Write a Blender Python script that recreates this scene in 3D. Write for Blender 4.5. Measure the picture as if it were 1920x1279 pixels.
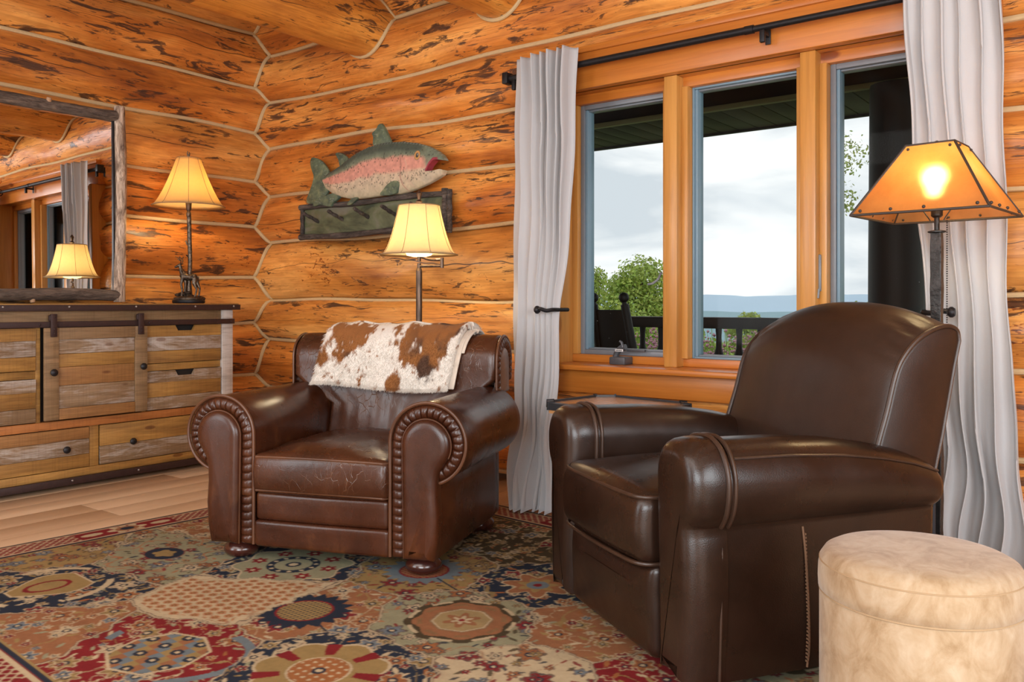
import bpy, bmesh, math, random
import numpy as np
from mathutils import Vector, Matrix

for o in list(bpy.data.objects):
    bpy.data.objects.remove(o, do_unlink=True)
SC = bpy.context.scene
COL = SC.collection
R = math.radians
PI = math.pi

# ------------------------------------------------------------------ camera
cam_d = bpy.data.cameras.new('camera')
cam = bpy.data.objects.new('camera', cam_d)
COL.objects.link(cam)
cam.location = (0, 0, 1.0)
cam.rotation_euler = (R(90), 0, R(37.6))
cam_d.sensor_width = 36
cam_d.lens = 30.0
cam_d.shift_y = -0.0372
cam_d.clip_end = 3000
SC.camera = cam

# ------------------------------------------------------------------ world: bright overcast sky
W = bpy.data.worlds.new('overcast_sky')
SC.world = W
W.use_nodes = True
wn = W.node_tree.nodes
wl = W.node_tree.links
wn.clear()
w_out = wn.new('ShaderNodeOutputWorld')
w_bg = wn.new('ShaderNodeBackground')
w_tc = wn.new('ShaderNodeTexCoord')
w_map = wn.new('ShaderNodeMapping')
w_map.inputs['Scale'].default_value = (1.6, 1.6, 5.0)
w_no = wn.new('ShaderNodeTexNoise')
w_no.inputs['Scale'].default_value = 2.6
w_no.inputs['Detail'].default_value = 6
w_no.inputs['Roughness'].default_value = 0.5
w_no.inputs['Distortion'].default_value = 0.5
w_ra = wn.new('ShaderNodeValToRGB')
w_ra.color_ramp.elements[0].position = 0.36
w_ra.color_ramp.elements[0].color = (0.62, 0.67, 0.72, 1)
w_ra.color_ramp.elements[1].position = 0.56
w_ra.color_ramp.elements[1].color = (1.0, 1.0, 1.0, 1)
wl.new(w_tc.outputs['Generated'], w_map.inputs['Vector'])
wl.new(w_map.outputs[0], w_no.inputs['Vector'])
wl.new(w_no.outputs[0], w_ra.inputs[0])
wl.new(w_ra.outputs[0], w_bg.inputs['Color'])
wl.new(w_bg.outputs[0], w_out.inputs[0])
w_bg.inputs['Strength'].default_value = 0.92

# ------------------------------------------------------------------ large area lights: unseen fill added behind, beside and above the camera
def area(name, loc, rot, sx, sy, watt, col):
    d = bpy.data.lights.new(name, 'AREA')
    d.shape = 'RECTANGLE'
    d.size, d.size_y = sx, sy
    d.energy = watt
    d.color = col
    o = bpy.data.objects.new(name, d)
    COL.objects.link(o)
    o.location = loc
    o.rotation_euler = rot
    return o
area('rear_fill_light', (0.45, -2.40, 1.45), (R(90), 0, 0), 2.8, 1.9, 145, (0.90, 0.96, 1.0))  # added fill panel behind the camera, source unseen
area('side_fill_light', (2.05, 0.6, 1.45), (R(90), 0, R(90)), 2.6, 1.7, 90, (0.90, 0.96, 1.0))  # added fill panel on the right, out of view
area('rear_left_fill_light', (-3.7, -2.40, 1.45), (R(90), 0, 0), 1.6, 1.9, 42, (0.90, 0.96, 1.0))  # added fill for the left side and the mirrored curtain
area('overhead_fill_light', (-2.2, -1.25, 2.52), (0, 0, 0), 3.6, 1.8, 60, (1.0, 0.97, 0.93))  # added overhead fill, not a ceiling fixture

SC.view_settings.view_transform = 'Standard'
SC.view_settings.look = 'None'
SC.view_settings.exposure = 0.32
SC.view_settings.gamma = 1.0
SC.view_settings.use_curve_mapping = False

# ================================================================== helpers
def link(name, data, parent=None):
    o = bpy.data.objects.new(name, data)
    COL.objects.link(o)
    if parent is not None:
        o.parent = parent
    return o

def tag(o, label=None, cat=None, group=None, kind=None):
    if label: o['label'] = label
    if cat: o['category'] = cat
    if group: o['group'] = group
    if kind: o['kind'] = kind
    return o

def thing(name, label, cat, loc=(0, 0, 0), rz=0.0, group=None, kind=None):
    o = link(name, None)
    o.empty_display_size = 0.05
    o.location = loc
    o.rotation_euler = (0, 0, rz)
    return tag(o, label, cat, group, kind)

def O(name, vf, mat, parent=None, smooth=40, attrs=None):
    V, Fc = vf
    me = bpy.data.meshes.new(name)
    me.from_pydata([tuple(map(float, v)) for v in V], [], [tuple(map(int, f)) for f in Fc])
    if attrs:
        for an, (ty, arr) in attrs.items():
            a = me.attributes.new(an, ty, 'POINT')
            arr = np.asarray(arr, dtype=np.float32).ravel()
            a.data.foreach_set('vector' if ty == 'FLOAT_VECTOR' else 'color', arr)
    if smooth:
        me.polygons.foreach_set('use_smooth', [True] * len(me.polygons))
        if smooth < 180:
            me.set_sharp_from_angle(angle=R(smooth))
    me.materials.append(mat)
    me.update()
    return link(name, me, parent)

def grid_obj(name, V, ny, nx, mat, parent=None, attrs=None, smooth=True):
    """V: (ny*nx,3) array, rows of nx"""
    me = bpy.data.meshes.new(name)
    n = ny * nx
    nf = (ny - 1) * (nx - 1)
    idx = np.arange(n).reshape(ny, nx)
    q = np.stack([idx[:-1, :-1], idx[:-1, 1:], idx[1:, 1:], idx[1:, :-1]], -1).reshape(-1)
    me.vertices.add(n)
    me.vertices.foreach_set('co', np.asarray(V, np.float32).ravel())
    me.loops.add(nf * 4)
    me.loops.foreach_set('vertex_index', q.astype(np.int32))
    me.polygons.add(nf)
    me.polygons.foreach_set('loop_start', (np.arange(nf) * 4).astype(np.int32))
    me.polygons.foreach_set('use_smooth', np.full(nf, smooth))
    if attrs:
        for an, (ty, arr) in attrs.items():
            a = me.attributes.new(an, ty, 'POINT')
            a.data.foreach_set('vector' if ty == 'FLOAT_VECTOR' else 'color', np.asarray(arr, np.float32).ravel())
    me.materials.append(mat)
    me.update(calc_edges=True)
    me.validate()
    return link(name, me, parent)

def join(*parts):
    V, Fc = [], []
    for v, f in parts:
        b = len(V)
        V += [tuple(p) for p in v]
        Fc += [tuple(i + b for i in q) for q in f]
    return V, Fc

def xf(vf, M):
    return [tuple(M @ Vector(v)) for v in vf[0]], vf[1]

def mv(vf, dx=0, dy=0, dz=0):
    return [(v[0] + dx, v[1] + dy, v[2] + dz) for v in vf[0]], vf[1]

def axis_samples(a, b, r, n, nr):
    if r <= 0:
        return list(np.linspace(a, b, n + 1))
    e = [a + r * (1 - math.cos(PI / 2 * i / nr)) if False else a + r * i / nr for i in range(nr)]
    m = list(np.linspace(a + r, b - r, n + 1))
    f = [b - r + r * i / nr for i in range(1, nr + 1)]
    return e + m + f

def rbox(x0, x1, y0, y1, z0, z1, r=0.004, n=(1, 1, 1), nr=1, deform=None):
    r = min(r, (x1 - x0) / 2.001, (y1 - y0) / 2.001, (z1 - z0) / 2.001)
    S = [axis_samples(x0, x1, r, n[0], nr), axis_samples(y0, y1, r, n[1], nr), axis_samples(z0, z1, r, n[2], nr)]
    L = [len(s) - 1 for s in S]
    lo = (x0 + r, y0 + r, z0 + r)
    hi = (x1 - r, y1 - r, z1 - r)
    V, ix, Fc = [], {}, []
    def vid(k):
        if k in ix: return ix[k]
        p = [S[a][k[a]] for a in range(3)]
        q = [min(max(p[a], lo[a]), hi[a]) for a in range(3)]
        d = [p[a] - q[a] for a in range(3)]
        l = math.sqrt(sum(t * t for t in d))
        if l > 1e-9:
            p = [q[a] + d[a] / l * r for a in range(3)]
        if deform: p = deform(*p)
        ix[k] = len(V)
        V.append(tuple(p))
        return ix[k]
    for ax in range(3):
        u, v = (ax + 1) % 3, (ax + 2) % 3
        for side in (0, L[ax]):
            for i in range(L[u]):
                for j in range(L[v]):
                    ks = []
                    for (a, b) in ((i, j), (i + 1, j), (i + 1, j + 1), (i, j + 1)):
                        k = [0, 0, 0]
                        k[ax] = side; k[u] = a; k[v] = b
                        ks.append(vid(tuple(k)))
                    Fc.append(tuple(ks) if side else tuple(reversed(ks)))
    return V, Fc

def tube(path, rad, n=8, closed=False, caps=True, flat=1.0):
    P = [Vector(p) for p in path]
    m = len(P)
    rr = rad if hasattr(rad, '__len__') else [rad] * m
    V, Fc = [], []
    up = None
    for i in range(m):
        if closed:
            t = (P[(i + 1) % m] - P[i - 1])
        else:
            t = P[min(i + 1, m - 1)] - P[max(i - 1, 0)]
        if t.length < 1e-9: t = Vector((0, 0, 1))
        t.normalize()
        if up is None:
            up = Vector((0, 0, 1)) if abs(t.z) < 0.9 else Vector((1, 0, 0))
        s = up - t * up.dot(t)
        if s.length < 1e-6:
            s = t.orthogonal()
        s.normalize()
        up = s
        b = t.cross(s)
        for k in range(n):
            a = 2 * PI * k / n
            V.append(tuple(P[i] + (s * math.cos(a) + b * math.sin(a) * flat) * rr[i]))
    for i in range(m if closed else m - 1):
        j = (i + 1) % m
        for k in range(n):
            l = (k + 1) % n
            Fc.append((i * n + k, i * n + l, j * n + l, j * n + k))
    if caps and not closed:
        Fc.append(tuple(reversed(range(n))))
        Fc.append(tuple(range((m - 1) * n, m * n)))
    return V, Fc

def lathe(prof, n=24, c=(0, 0, 0), caps=True):
    V, Fc = [], []
    m = len(prof)
    for (r, z) in prof:
        for k in range(n):
            a = 2 * PI * k / n
            V.append((c[0] + r * math.cos(a), c[1] + r * math.sin(a), c[2] + z))
    for i in range(m - 1):
        for k in range(n):
            l = (k + 1) % n
            Fc.append((i * n + k, i * n + l, (i + 1) * n + l, (i + 1) * n + k))
    if caps:
        Fc.append(tuple(reversed(range(n))))
        Fc.append(tuple(range((m - 1) * n, m * n)))
    return V, Fc

def loft(rings, closed=True, caps=True):
    n = len(rings[0])
    V = [tuple(p) for r in rings for p in r]
    Fc = []
    for i in range(len(rings) - 1):
        for k in range(n if closed else n - 1):
            l = (k + 1) % n
            Fc.append((i * n + k, i * n + l, (i + 1) * n + l, (i + 1) * n + k))
    if caps:
        Fc.append(tuple(reversed(range(n))))
        Fc.append(tuple(range((len(rings) - 1) * n, len(rings) * n)))
    return V, Fc

def ball(c, r, n=12, m=8, sq=(1, 1, 1)):
    prof = [(max(1e-4, math.sin(PI * i / m)) * r, -math.cos(PI * i / m) * r) for i in range(m + 1)]
    V, Fc = lathe(prof, n)
    return [(c[0] + v[0] * sq[0], c[1] + v[1] * sq[1], c[2] + v[2] * sq[2]) for v in V], Fc

def smooth_path(pts, k=6, closed=False):
    P = [np.array(p, float) for p in pts]
    m = len(P)
    out = []
    rng = range(m if closed else m - 1)
    for i in rng:
        p1, p2 = P[i], P[(i + 1) % m]
        p0 = P[i - 1] if (closed or i > 0) else 2 * p1 - p2
        p3 = P[(i + 2) % m] if (closed or i + 2 < m) else 2 * p2 - p1
        for j in range(k):
            t = j / k
            out.append(0.5 * (2 * p1 + (p2 - p0) * t + (2 * p0 - 5 * p1 + 4 * p2 - p3) * t * t + (3 * p1 - p0 - 3 * p2 + p3) * t ** 3))
    if not closed:
        out.append(P[-1])
    return [tuple(map(float, p)) for p in out]

def copy_tree(o, parent=None):
    c = o.copy()
    COL.objects.link(c)
    if parent is not None:
        c.parent = parent
    for ch in [x for x in o.children]:
        copy_tree(ch, c)
    return c

_rs = np.random.RandomState(5)
_LAT = _rs.rand(256, 256)
def vnoise(x, y, seed=0):
    x = np.asarray(x, float) + seed * 17.13
    y = np.asarray(y, float) + seed * 31.7
    xi = np.floor(x).astype(int); yi = np.floor(y).astype(int)
    fx = x - xi; fy = y - yi
    fx = fx * fx * (3 - 2 * fx); fy = fy * fy * (3 - 2 * fy)
    a = _LAT[xi % 256, yi % 256]; b = _LAT[(xi + 1) % 256, yi % 256]
    c = _LAT[xi % 256, (yi + 1) % 256]; d = _LAT[(xi + 1) % 256, (yi + 1) % 256]
    return (a * (1 - fx) + b * fx) * (1 - fy) + (c * (1 - fx) + d * fx) * fy
def fbm(x, y, seed=0, oct=3):
    s, a, t = 0.0, 0.5, 0.0
    x = np.asarray(x, float); y = np.asarray(y, float)
    for i in range(oct):
        s = s + a * vnoise(x * 2 ** i, y * 2 ** i, seed + i * 3)
        t += a
        a *= 0.5
    return s / t

# ================================================================== materials
class G:
    def __init__(s, name, rough=0.5, metal=0.0, spec=0.5):
        s.m = bpy.data.materials.new(name)
        s.m.use_nodes = True
        s.t = s.m.node_tree
        s.b = s.t.nodes['Principled BSDF']
        s.out = s.t.nodes['Material Output']
        s.b.inputs['Roughness'].default_value = rough
        s.b.inputs['Metallic'].default_value = metal
        s.b.inputs['Specular IOR Level'].default_value = spec
    def put(s, sock, v):
        if isinstance(v, bpy.types.NodeSocket):
            s.t.links.new(v, sock)
        elif isinstance(v, (tuple, list)) and len(v) == 3 and sock.type == 'RGBA':
            sock.default_value = (*v, 1)
        else:
            sock.default_value = v
    def n(s, ty, ins=None, **at):
        d = s.t.nodes.new(ty)
        for k, v in at.items():
            setattr(d, k, v)
        for k, v in (ins or {}).items():
            s.put(d.inputs[k], v)
        return d
    def obj(s):
        return s.n('ShaderNodeTexCoord').outputs['Object']
    def attr(s, name, out='Vector'):
        return s.n('ShaderNodeAttribute', attribute_name=name).outputs[out]
    def map(s, vec, scale=(1, 1, 1), loc=(0, 0, 0), rot=(0, 0, 0)):
        return s.n('ShaderNodeMapping', {'Vector': vec, 'Scale': scale, 'Location': loc, 'Rotation': rot}).outputs[0]
    def noise(s, vec, scale=5, detail=3, rough=0.5, dist=0.0):
        return s.n('ShaderNodeTexNoise', {'Vector': vec, 'Scale': scale, 'Detail': detail, 'Roughness': rough, 'Distortion': dist}).outputs[0]
    def vor(s, vec, scale=5, feature='F1', out='Distance'):
        return s.n('ShaderNodeTexVoronoi', {'Vector': vec, 'Scale': scale}, feature=feature).outputs[out]
    def ramp(s, fac, stops, interp='LINEAR'):
        d = s.n('ShaderNodeValToRGB', {'Fac': fac})
        cr = d.color_ramp
        cr.interpolation = interp
        while len(cr.elements) < len(stops):
            cr.elements.new(0.5)
        for e, (p, c) in zip(cr.elements, stops):
            e.position = p
            if not hasattr(c, '__len__'): c = (c, c, c)
            e.color = (*c, 1)
        return d.outputs[0]
    def mix(s, fac, a, b, mode='MIX'):
        d = s.n('ShaderNodeMix', data_type='RGBA', blend_type=mode)
        s.put(d.inputs[0], fac)
        s.put(d.inputs[6], a)
        s.put(d.inputs[7], b)
        return d.outputs[2]
    def math(s, op, a, b=0.0, c=0.0):
        d = s.n('ShaderNodeMath', operation=op)
        s.put(d.inputs[0], a); s.put(d.inputs[1], b); s.put(d.inputs[2], c)
        return d.outputs[0]
    def bump(s, h, strength=0.3, dist=0.01, normal=None):
        ins = {'Height': h, 'Strength': strength, 'Distance': dist}
        if normal is not None: ins['Normal'] = normal
        return s.n('ShaderNodeBump', ins).outputs[0]
    def set(s, **k):
        names = dict(col='Base Color', rough='Roughness', nrm='Normal', coat='Coat Weight', coatr='Coat Roughness', sheen='Sheen Weight', emit='Emission Color', es='Emission Strength', alpha='Alpha')
        for a, v in k.items():
            s.put(s.b.inputs[names[a]], v)
        return s.m

def m_log(name, lo, mid, hi, dark=0.572):
    g = G(name, 0.42)
    v = g.attr('lc')
    Z0 = 0.0
    big = g.noise(g.map(v, (0.9, 3.6, Z0)), 1.0, 4, 0.6, 0.6)
    col = g.ramp(big, [(0.30, lo), (0.47, mid), (0.66, hi)])
    blot = g.noise(g.map(v, (2.6, 9, Z0), (4, 4, 0)), 1.0, 4, 0.65, 0.8)
    col = g.mix(0.65, col, g.ramp(blot, [(0.30, (0.60, 0.46, 0.36)), (0.55, (1.0, 1.0, 1.0)), (0.75, (1.16, 1.2, 1.2))]), 'MULTIPLY')
    grain = g.noise(g.map(v, (2.4, 60, Z0)), 1.0, 4, 0.65, 1.4)
    col = g.mix(0.6, col, g.ramp(grain, [(0.28, (0.50, 0.38, 0.28)), (0.58, (1.1, 1.1, 1.1))]), 'MULTIPLY')
    # bark remnants: elongated dark flecks in clusters
    fl = g.noise(g.map(v, (4.6, 19, Z0), (3, 7, 0)), 1.0, 4, 0.66, 0.9)
    cl = g.noise(g.map(v, (1.5, 5.0, Z0), (9, 2, 0)), 1.0, 2, 0.5)
    f = g.math('ADD', fl, g.math('MULTIPLY', g.math('SUBTRACT', cl, 0.5), 0.50))
    fm = g.ramp(f, [(dark, 0.0), (dark + 0.035, 0.72), (dark + 0.10, 0.95)])
    fcol = g.mix(g.ramp(grain, [(0.35, 0.0), (0.65, 1.0)]), (0.022, 0.010, 0.008), (0.085, 0.036, 0.022))
    col = g.mix(fm, col, fcol)
    # small dashes
    f2 = g.noise(g.map(v, (11.0, 70, Z0), (1, 14, 0)), 1.0, 3, 0.6, 0.5)
    c2 = g.noise(g.map(v, (2.1, 6.0, Z0), (19, 5, 0)), 1.0, 2, 0.5)
    f2 = g.math('ADD', f2, g.math('MULTIPLY', g.math('SUBTRACT', c2, 0.5), 0.5))
    dm = g.ramp(f2, [(0.645, 0.0), (0.71, 0.85)])
    col = g.mix(dm, col, (0.07, 0.028, 0.012))
    # long drying crack wandering along each log
    sep = g.n('ShaderNodeSeparateXYZ', {0: v})
    wand = g.noise(g.map(v, (0.55, 0, Z0), (7, 7, 0)), 1.0, 4, 0.55)
    cd = g.math('ABSOLUTE', g.math('SUBTRACT', sep.outputs[2], g.math('MULTIPLY', g.math('SUBTRACT', wand, 0.5), 0.55)))
    wid = g.ramp(g.noise(g.map(v, (0.8, 0, Z0), (2, 2, 0)), 1.0, 1), [(0.42, 0.0), (0.60, 0.0035)])
    crk = g.math('LESS_THAN', cd, wid)
    col = g.mix(g.math('MULTIPLY', crk, 0.85), col, (0.035, 0.014, 0.008))
    # knots
    kv = g.map(g.n('ShaderNodeVectorMath', {0: v, 1: g.n('ShaderNodeTexNoise', {'Vector': g.map(v, (14, 30, Z0)), 'Scale': 1.0}).outputs['Color']}, operation='ADD').outputs[0], (1.0, 2.6, Z0), (0.4, 0.3, 0))
    kd = g.vor(kv, 1.0)
    kr = g.ramp(kd, [(0.0, (0.10, 0.04, 0.02)), (0.03, (0.42, 0.20, 0.07)), (0.055, (0.55, 0.30, 0.10)), (0.066, (0.10, 0.04, 0.02)), (0.085, (0.75, 0.6, 0.5)), (0.11, (1, 1, 1))])
    col = g.mix(0.85, col, kr, 'MULTIPLY')
    h = g.math('ADD', g.math('MULTIPLY', grain, 0.35), g.math('MULTIPLY', fm, -0.4))
    h = g.math('ADD', h, g.math('MULTIPLY', crk, -1.5))
    h = g.math('ADD', h, g.math('MULTIPLY', blot, 0.8))
    return g.set(col=col, rough=g.ramp(grain, [(0.3, 0.48), (0.7, 0.32)]), nrm=g.bump(h, 0.5, 0.008), coat=0.2, coatr=0.25)

def m_wood(name, lo, hi, rough=0.4, axis=0, fine=60, knots=0.0, coat=0.15, gs=0.4):
    g = G(name, rough)
    v = g.obj()
    s1 = [6.0, 6.0, 6.0]; s1[axis] = 0.9
    s2 = [fine] * 3; s2[axis] = 2.0
    a = g.noise(g.map(v, tuple(s1)), 1.0, 3, 0.5, 0.6)
    b = g.noise(g.map(v, tuple(s2)), 1.0, 3, 0.6, 0.8)
    col = g.mix(g.ramp(a, [(0.3, 0.0), (0.7, 1.0)]), lo, hi)
    col = g.mix(gs, col, g.ramp(b, [(0.3, (0.62, 0.5, 0.4)), (0.65, (1.08, 1.08, 1.08))]), 'MULTIPLY')
    if knots:
        ks = [3.5] * 3; ks[axis] = 1.5
        kd = g.vor(g.map(v, tuple(ks), (0.31, 0.2, 0.45)), 1.0)
        col = g.mix(knots, col, g.ramp(kd, [(0.0, (0.16, 0.05, 0.03)), (0.06, (0.28, 0.09, 0.05)), (0.09, (1, 1, 1))]), 'MULTIPLY')
    return g.set(col=col, nrm=g.bump(b, 0.25 * gs, 0.003), coat=coat, coatr=0.25)

def m_plain(name, c, rough=0.5, metal=0.0, var=0.15, scale=25, bump=0.1, sheen=0.0):
    g = G(name, rough, metal)
    a = g.noise(g.obj(), scale, 4, 0.6)
    lo = tuple(x * (1 - var) for x in c)
    hi = tuple(min(1, x * (1 + var)) for x in c)
    g.set(col=g.mix(a, lo, hi), nrm=g.bump(a, bump, 0.004))
    if sheen: g.b.inputs['Sheen Weight'].default_value = sheen
    return g.m

def m_leather(name, lo, hi, worn, rough=(0.30, 0.48), wr=0.5, wornamt=0.5, crackle=0.0, wscale=7):
    g = G(name, 0.4, 0, 0.5)
    v = g.obj()
    a = g.noise(v, 3.4, 4, 0.6, 0.5)
    col = g.ramp(a, [(0.32, lo), (0.66, hi)])
    b = g.noise(g.map(v, (1, 1, 0.7), (4, 2, 1)), 4.5, 5, 0.68, 0.4)
    col = g.mix(g.math('MULTIPLY', g.ramp(b, [(0.54, 0.0), (0.74, 1.0)]), wornamt), col, worn)
    mot = g.noise(v, 38, 3, 0.6)
    col = g.mix(0.35, col, g.ramp(mot, [(0.3, (0.7, 0.68, 0.66)), (0.7, (1.15, 1.12, 1.1))]), 'MULTIPLY')
    grain = g.vor(v, 300)
    soft = g.noise(v, 4.2, 2, 0.45, 0.3)
    med = g.noise(v, wscale * 2.2, 2, 0.5, 0.5)
    h = g.math('ADD', g.math('MULTIPLY', grain, 0.035), g.math('MULTIPLY', med, 0.22 * wr))
    h = g.math('ADD', h, g.math('MULTIPLY', soft, 1.3))
    if crackle:
        dv = g.n('ShaderNodeVectorMath', {0: v, 1: g.n('ShaderNodeVectorMath', {0: g.n('ShaderNodeTexNoise', {'Vector': v, 'Scale': 9.0, 'Detail': 3.0}).outputs['Color'], 1: (0.07, 0.07, 0.07)}, operation='MULTIPLY').outputs[0]}, operation='ADD').outputs[0]
        ck = g.vor(g.map(dv, (1.7, 0.7, 0.8), (3, 3, 3)), 21, 'DISTANCE_TO_EDGE')
        cm = g.ramp(g.noise(v, 7.0, 3), [(0.47, 0.0), (0.62, 1.0)])
        line = g.math('MULTIPLY', g.ramp(ck, [(0.0, 1.0), (0.028, 0.0)]), cm)
        col = g.mix(g.math('MULTIPLY', line, crackle), col, worn)
        h = g.math('ADD', h, g.math('MULTIPLY', line, 0.18))
    return g.set(col=col, rough=g.ramp(b, [(0.3, rough[0]), (0.7, rough[1])]), nrm=g.bump(h, 0.40, 0.010))

def m_vcol(name, attr, rough=0.6, bscale=120, bst=0.2, bd=0.003, sheen=0.0):
    g = G(name, rough)
    c = g.attr(attr, 'Color')
    h = g.noise(g.obj(), bscale, 3, 0.6)
    g.set(col=c, nrm=g.bump(h, bst, bd))
    g.b.inputs['Sheen Weight'].default_value = sheen
    return g.m

def m_shade(name, col, tr=0.7):
    m = bpy.data.materials.new(name)
    m.use_nodes = True
    t = m.node_tree
    t.nodes.clear()
    out = t.nodes.new('ShaderNodeOutputMaterial')
    d = t.nodes.new('ShaderNodeBsdfDiffuse')
    r = t.nodes.new('ShaderNodeBsdfTranslucent')
    mx = t.nodes.new('ShaderNodeMixShader')
    tc = t.nodes.new('ShaderNodeTexCoord')
    no = t.nodes.new('ShaderNodeTexNoise')
    no.inputs['Scale'].default_value = 60
    no.inputs['Detail'].default_value = 3
    cr = t.nodes.new('ShaderNodeValToRGB')
    cr.color_ramp.elements[0].color = (*[c * 0.9 for c in col], 1)
    cr.color_ramp.elements[1].color = (*col, 1)
    t.links.new(tc.outputs['Object'], no.inputs['Vector'])
    t.links.new(no.outputs[0], cr.inputs[0])
    t.links.new(cr.outputs[0], d.inputs['Color'])
    t.links.new(cr.outputs[0], r.inputs['Color'])
    mx.inputs[0].default_value = tr
    t.links.new(d.outputs[0], mx.inputs[1])
    t.links.new(r.outputs[0], mx.inputs[2])
    t.links.new(mx.outputs[0], out.inputs[0])
    return m

def m_mica(name):
    m = bpy.data.materials.new(name)
    m.use_nodes = True
    t = m.node_tree
    t.nodes.clear()
    out = t.nodes.new('ShaderNodeOutputMaterial')
    tc = t.nodes.new('ShaderNodeTexCoord')
    no = t.nodes.new('ShaderNodeTexNoise')
    no.inputs['Scale'].default_value = 9
    no.inputs['Detail'].default_value = 6
    no.inputs['Roughness'].default_value = 0.7
    cr = t.nodes.new('ShaderNodeValToRGB')
    cr.color_ramp.elements[0].position = 0.3
    cr.color_ramp.elements[1].position = 0.7
    cr.color_ramp.elements[0].color = (0.66, 0.25, 0.06, 1)
    cr.color_ramp.elements[1].color = (0.86, 0.40, 0.12, 1)
    t.links.new(tc.outputs['Object'], no.inputs['Vector'])
    t.links.new(no.outputs[0], cr.inputs[0])
    tr = t.nodes.new('ShaderNodeBsdfTranslucent')
    rf = t.nodes.new('ShaderNodeBsdfRefraction')
    rf.inputs['IOR'].default_value = 1.25
    rf.inputs['Roughness'].default_value = 0.62
    gl = t.nodes.new('ShaderNodeBsdfGlossy')
    gl.inputs['Roughness'].default_value = 0.3
    df = t.nodes.new('ShaderNodeBsdfDiffuse')
    for n in (tr, df):
        t.links.new(cr.outputs[0], n.inputs['Color'])
    rf.inputs['Color'].default_value = (1.0, 0.72, 0.36, 1)
    m1 = t.nodes.new('ShaderNodeMixShader'); m1.inputs[0].default_value = 0.30
    m2 = t.nodes.new('ShaderNodeMixShader'); m2.inputs[0].default_value = 0.18
    m3 = t.nodes.new('ShaderNodeMixShader'); m3.inputs[0].default_value = 0.06
    t.links.new(tr.outputs[0], m1.inputs[1]); t.links.new(rf.outputs[0], m1.inputs[2])
    t.links.new(m1.outputs[0], m2.inputs[1]); t.links.new(df.outputs[0], m2.inputs[2])
    t.links.new(m2.outputs[0], m3.inputs[1]); t.links.new(gl.outputs[0], m3.inputs[2])
    t.links.new(m3.outputs[0], out.inputs[0])
    return m

def m_glass(name):
    m = bpy.data.materials.new(name)
    m.use_nodes = True
    t = m.node_tree
    t.nodes.clear()
    out = t.nodes.new('ShaderNodeOutputMaterial')
    tp = t.nodes.new('ShaderNodeBsdfTransparent')
    tp.inputs['Color'].default_value = (0.97, 0.985, 0.98, 1)
    gl = t.nodes.new('ShaderNodeBsdfGlossy')
    gl.inputs['Roughness'].default_value = 0.02
    fr = t.nodes.new('ShaderNodeFresnel')
    fr.inputs['IOR'].default_value = 1.10
    mx = t.nodes.new('ShaderNodeMixShader')
    # rain spots: small rough flecks on the pane
    tc = t.nodes.new('ShaderNodeTexCoord')
    vo = t.nodes.new('ShaderNodeTexVoronoi')
    vo.inputs['Scale'].default_value = 26
    lt = t.nodes.new('ShaderNodeMath'); lt.operation = 'LESS_THAN'; lt.inputs[1].default_value = 0.035
    no = t.nodes.new('ShaderNodeTexNoise'); no.inputs['Scale'].default_value = 3.1
    gt = t.nodes.new('ShaderNodeMath'); gt.operation = 'GREATER_THAN'; gt.inputs[1].default_value = 0.56
    mu = t.nodes.new('ShaderNodeMath'); mu.operation = 'MULTIPLY'
    mu2 = t.nodes.new('ShaderNodeMath'); mu2.operation = 'MULTIPLY'; mu2.inputs[1].default_value = 0.5
    df = t.nodes.new('ShaderNodeBsdfDiffuse'); df.inputs['Color'].default_value = (0.75, 0.77, 0.78, 1)
    m2 = t.nodes.new('ShaderNodeMixShader')
    t.links.new(tc.outputs['Object'], vo.inputs['Vector']); t.links.new(tc.outputs['Object'], no.inputs['Vector'])
    t.links.new(vo.outputs['Distance'], lt.inputs[0]); t.links.new(no.outputs[0], gt.inputs[0])
    t.links.new(lt.outputs[0], mu.inputs[0]); t.links.new(gt.outputs[0], mu.inputs[1])
    t.links.new(mu.outputs[0], mu2.inputs[0])
    t.links.new(fr.outputs[0], mx.inputs[0])
    t.links.new(tp.outputs[0], mx.inputs[1]); t.links.new(gl.outputs[0], mx.inputs[2])
    t.links.new(mu2.outputs[0], m2.inputs[0])
    t.links.new(mx.outputs[0], m2.inputs[1]); t.links.new(df.outputs[0], m2.inputs[2])
    t.links.new(m2.outputs[0], out.inputs[0])
    return m

def m_emit(name, col, st):
    g = G(name)
    a = g.noise(g.obj(), 30, 1)
    return g.set(col=(0, 0, 0), emit=g.mix(a, col, tuple(c * 0.97 for c in col)), es=st)

M = {}
M['log'] = m_log('varnished_log', (0.34, 0.095, 0.014), (0.64, 0.22, 0.036), (0.86, 0.40, 0.095))
M['log_light'] = m_log('honey_log', (0.42, 0.155, 0.030), (0.68, 0.29, 0.060), (0.82, 0.44, 0.13), 0.60)
M['beam'] = m_log('ceiling_beam_log', (0.42, 0.140, 0.020), (0.66, 0.26, 0.040), (0.82, 0.41, 0.085), 0.588)
M['caulk'] = m_plain('log_caulk', (0.58, 0.43, 0.23), 0.8, 0, 0.12, 60, 0.3)
M['white_ceiling'] = m_plain('white_ceiling_paint', (0.80, 0.79, 0.76), 0.8, 0, 0.03, 20, 0.05)
M['trim'] = m_wood('orange_pine_trim', (0.49, 0.148, 0.019), (0.62, 0.225, 0.036), 0.35, 0, 50, 0.8, 0.3)
M['trim_v'] = m_wood('orange_pine_upright', (0.50, 0.215, 0.042), (0.66, 0.335, 0.085), 0.35, 2, 50, 0.5, 0.3)
M['plank_wall'] = m_wood('pine_plank_wall', (0.45, 0.17, 0.04), (0.60, 0.26, 0.07), 0.45, 0, 40, 0.6)
M['floor'] = m_wood('pale_oak_floor', (0.56, 0.38, 0.235), (0.62, 0.44, 0.285), 0.42, 1, 45, 0.25, 0.1, 0.14)
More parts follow.
